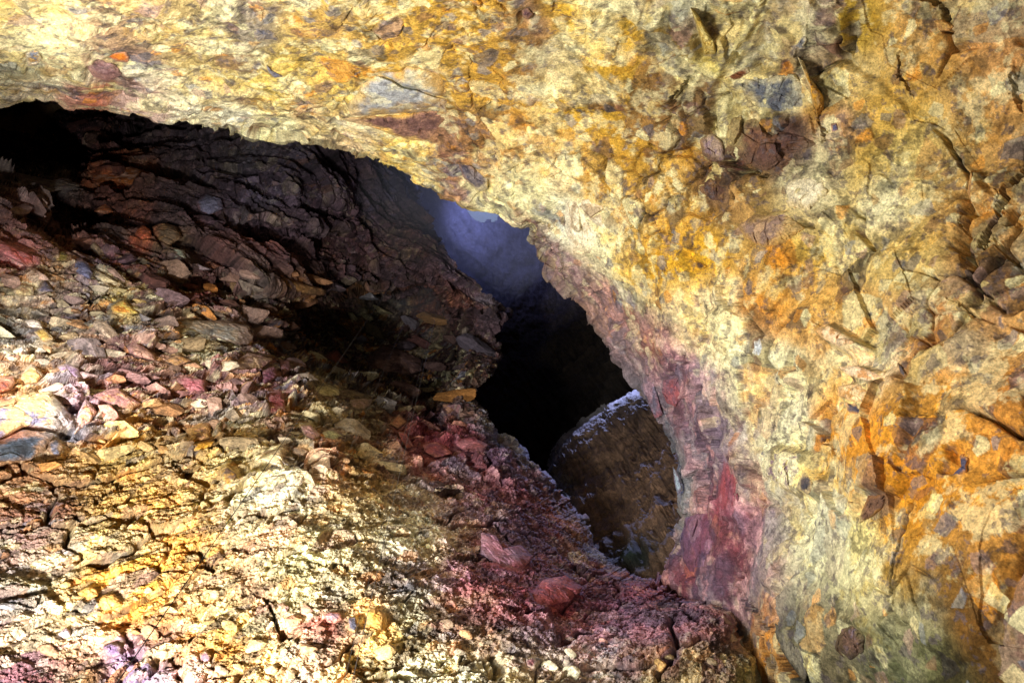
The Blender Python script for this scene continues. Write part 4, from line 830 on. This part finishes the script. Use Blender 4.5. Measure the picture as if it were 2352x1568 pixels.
ZONE = [(-30,560),(120,520),(330,560),(560,600),(800,640),(1010,720),(1110,780),(1085,880),(1060,930),(1100,1010),(1080,1070),(900,1080),(700,1060),(560,1040),(380,1040),(200,1060),(120,1090),(-30,1090)]
LOWZ = [(-20,1350),(300,1330),(640,1360),(1000,1400),(1200,1440),(1640,1500),(1640,1560),(-20,1560)]
rr = np.random.RandomState(12); spots = []
def try_spot(x, y, r, lo=.95):
    for _, q, _k in HAND:
        pass
    for poly in FLATS_B:
        a = np.array(poly)
        if a[:, 0].min()-30 < x < a[:, 0].max()+30 and a[:, 1].min()-30 < y < a[:, 1].max()+30:
            if poly_sdf(np.array([x]), np.array([y]), poly)[0] > -r*.75: return False
    return all((x-a)**2+(y-b)**2 > (lo*(r+c))**2 for a, b, c, _ in spots)
for size, want, zone, low in ((24, 34, ZONE, 0), (17, 62, ZONE, 0), (12, 56, ZONE, 0), (15, 16, LOWZ, 1), (10, 22, LOWZ, 1)):
    got = 0
    for _ in range(6000):
        if got >= want: break
        x, y = rr.uniform(-20, 1640), rr.uniform(500, 1560)
        r = size*rr.uniform(.8, 1.2)
        if poly_sdf(np.array([x]), np.array([y]), zone)[0] < 4: continue
        if try_spot(x, y, r): spots.append((x, y, r, low)); got += 1
wB = WALLS['B']; USED = {}
NOUN = {0: ['angular stone', 'slabby stone', 'sharp edged stone', 'blocky stone', 'wedge shaped stone'], 1: ['rounded pebble', 'round cobble', 'smooth pebble', 'stubby pebble', 'oval cobble']}
for k, (x, y, r, low) in enumerate(spots):
    g = np.where((np.abs(wB['x']-x) < r*.7) & (np.abs(wB['y']-y) < r*.7))[0]
    if len(g) == 0: continue
    z = np.percentile(wB['z'][g], 35)
    R = r*z/FOC
    c = blend_cols(np.array([x]), np.array([y]), COL_B)[0]
    pal = CLASTS[rr.randint(len(CLASTS))]
    c = (c*(1-.45)+pal*.45)*rr.uniform(.8, 1.25) if rr.rand() < .6 else c*rr.uniform(.8, 1.3)
    c = np.clip(c, .02, .8)
    srgb = np.where(c < .0031308, c*12.92, 1.055*c**(1/2.4)-.055)*255
    elong = rr.uniform(1.0, 1.45) if low else rr.uniform(1.15, 1.9)
    p, f = cut_stone(500+k, (R*elong, R*(rr.uniform(.65, .85) if low else rr.uniform(.5, .8)), R*rr.uniform(.8, 1.2)), low)
    # long axis roughly across the picture, tipped along the beds
    a = math.radians(rr.normal(14, 16)); ca_, sa_ = math.cos(a), math.sin(a)
    q = np.stack([p[:, 0]*ca_-p[:, 1]*sa_, -(p[:, 0]*sa_+p[:, 1]*ca_), -p[:, 2]], 1)@R3.T
    ctr = world(x, y, z-.10*R)
    col = stone_colour(q+ctr, tuple(srgb), tuple(np.clip(srgb*rr.uniform(.7, 1.15), 0, 250)), 500+k, 2*R)
    # its own words: colour, kind and the nearest stone one can name
    dist = [((q2[0]-x)**2+(q2[1]-y)**2, j) for j, (wl, q2, _n) in enumerate(HAND) if wl == 'B']
    dist.sort(); lab = None
    cw = colour_word(srgb)
    szw = 'large' if r > 21 else ('mid sized' if r > 14 else 'small')
    for dd, j in dist[:4]:
        for nn in NOUN[low][k % 5:]+NOUN[low][:k % 5]:
            t = f"{szw} {cw} {nn} {dirword((x-HAND[j][1][0], y-HAND[j][1][1]))} {HAND[j][2]}"
            if t not in USED: lab = t; break
        if lab: break
    USED[lab] = 1
    nm = 'pebble' if low else 'stone'
    o = link(nm, mesh_np(nm, q, f, col), MAT_S, None, lab, 'pebble' if low else 'rock', 'pebbles in the lower slope' if low else 'loose stones on the rubble slope')
    o.location = ctr

# ---- cables hanging straight down the shaft
def cable(name, x, y, z, rad, col, label, top=70., sway=0., low=None):
    p0 = world(x, y, z); n = 60; hs = np.linspace(.05 if low is None else p0[2], top, n)
    th = np.linspace(0, 2*np.pi, 7)[:-1]
    V = np.stack([np.stack([p0[0]+rad*np.cos(th), p0[1]+rad*np.sin(th), np.full(6, h)], 1) for h in hs]).reshape(-1, 3)
    V[:, 0] += np.repeat(np.sin(hs*.5)*sway, 6)
    i = np.arange(n*6).reshape(n, 6); j = np.roll(i, -1, 1)
    F = np.stack([i[:-1], j[:-1], j[1:], i[1:]], -1).reshape(-1, 4)
    base = np.array([p0[0], p0[1], 0.])
    o = link(name, mesh_np(name, V-base, F, None, True), col, None, label, 'cable', 'cables hanging down the shaft'); o.location = base
def plain(name, c, rough):
    m = bpy.data.materials.new(name); m.use_nodes = True; b = m.node_tree.nodes['Principled BSDF']
    nz = m.node_tree.nodes.new('ShaderNodeTexNoise'); nz.inputs['Scale'].default_value = 30
    cr = m.node_tree.nodes.new('ShaderNodeValToRGB'); cr.color_ramp.elements[0].color = (*(lin(c)*.7), 1); cr.color_ramp.elements[1].color = (*np.minimum(lin(c)*1.25, 1), 1)
    m.node_tree.links.new(nz.outputs['Fac'], cr.inputs['Fac']); m.node_tree.links.new(cr.outputs['Color'], b.inputs['Base Color']); b.inputs['Roughness'].default_value = rough
    return m
M_DARK = plain('dark_rope', (30, 27, 26), .8); M_PALE = plain('pale_rope', (84, 82, 80), .6)
cable('cable', 460, 1290, 10., .0055, M_DARK, 'thin dark cable slanting down in front of the bright lower slope')
cable('cable', 975, 838, 30, .0045, M_PALE, 'rightmost thin pale cable in front of the dark hollow')
cable('cable', 968, 838, 31, .003, M_PALE, 'faint pale cable close beside the rightmost pale one')
cable('cable', 895, 820, 30, .0032, M_PALE, 'faint pale cable crossing the dark hollow, farthest from the pit')
cable('cable', 1040, 520, 58, .008, M_PALE, 'short bright cable end glinting just under the daylight hole', top=82, low=1)
# ================================================================ light
sc = bpy.context.scene
wd = bpy.data.worlds.new('World'); sc.world = wd; wd.use_nodes = True
nt = wd.node_tree; bg = nt.nodes['Background']
sky = nt.nodes.new('ShaderNodeTexSky'); sky.sky_type = 'NISHITA'; sky.sun_disc = False
sky.sun_elevation = math.radians(62); sky.sun_rotation = math.radians(200)
nt.links.new(sky.outputs[0], bg.inputs['Color']); bg.inputs['Strength'].default_value = .15

def lamp(kind, name, loc, aim, power, col, size=.5, cone=None, blend=.5):
    l = bpy.data.lights.new(name, kind); o = bpy.data.objects.new(name, l); C.objects.link(o)
    l.energy = power; l.color = col
    if kind == 'SPOT': l.shadow_soft_size = size; l.spot_size = math.radians(cone); l.spot_blend = blend
    if kind == 'AREA': l.size = size
    if kind == 'POINT': l.shadow_soft_size = size
    o.location = loc
    o.rotation_euler = (Vector(aim)-Vector(loc)).to_track_quat('-Z', 'Y').to_euler()
    return o

WARM = (1., .93, .80); COOL = (.93, .96, 1.)
SUNDIR = None
lamp('SPOT', 'floodlight_wall', cam_pt(-5, -3.5, 5), world(600, 1280, 20), 20000, (1., .97, .9), .4, 100, 1.)
lamp('SPOT', 'floodlight_side', cam_pt(-11, 1, 13), world(330, 840, 24.5), 11000, COOL, .06, 52, .85)
lamp('SPOT', 'floodlight_roof', cam_pt(-8, 1.2, 11), cam_pt(-1, 7.2, 14), 11500, (1., .98, .9), 1.6, 160, .4)
lamp('SPOT', 'fill_low', cam_pt(1, -1.5, 1), world(1800, 500, 22), 1900, (1., .98, .9), .8, 90, 1.)  # added fill lamp by the camera, softens contrast on the roof
lamp('SPOT', 'fill_pit', cam_pt(1., -.6, 1.5), world(1440, 1120, 36), 4600, WARM, .3, 11, 1.)  # added narrow spot that brightens the buttress face
lamp('SPOT', 'daylight_shaft', world(1105, 446, 85), world(1110, 600, 92), 1600, (.36, .41, 1.), .4, 160, 1.)
lamp('SPOT', 'daylight_mist', world(1110, 440, 76), world(1000, 640, 44), 8000, (.32, .38, 1.), .4, 56, 1.)
lamp('SPOT', 'fill_ridge', world(1388, 728, 66), world(1425, 925, 47.5), 45000, (.46, .52, 1.), .3, 26, .8)  # added spot hidden behind the roof lip, brightens the buttress top

# faint mist hanging in the daylight under the hole
def build_mist():
    v, f = sphere_dirs(4)
    q = v*np.array([7.5, 6.5, 18.])*(1+.18*fbm(v*1.7, 3, 601))[:, None]
    q[:, 2] *= -1
    o = link('mist', mesh_np('mist', q@R3.T, f[:, ::-1], None, True), None, 'stuff', 'faint blue mist hanging in the daylight under the hole')
    o.location = world(1050, 530, 62)
    m = bpy.data.materials.new('mist_air'); m.use_nodes = True; t = m.node_tree; t.nodes.remove(t.nodes['Principled BSDF'])
    pv = t.nodes.new('ShaderNodeVolumePrincipled'); pv.inputs['Density'].default_value = .02; pv.inputs['Density Attribute'].default_value = ''; pv.inputs['Color'].default_value = (.85, .88, 1, 1)
    t.links.new(pv.outputs[0], t.nodes['Material Output'].inputs['Volume']); o.data.materials.append(m)
build_mist()

vs = sc.view_settings; vs.view_transform = 'Standard'; vs.look = 'None'; vs.exposure = 0; vs.gamma = 1
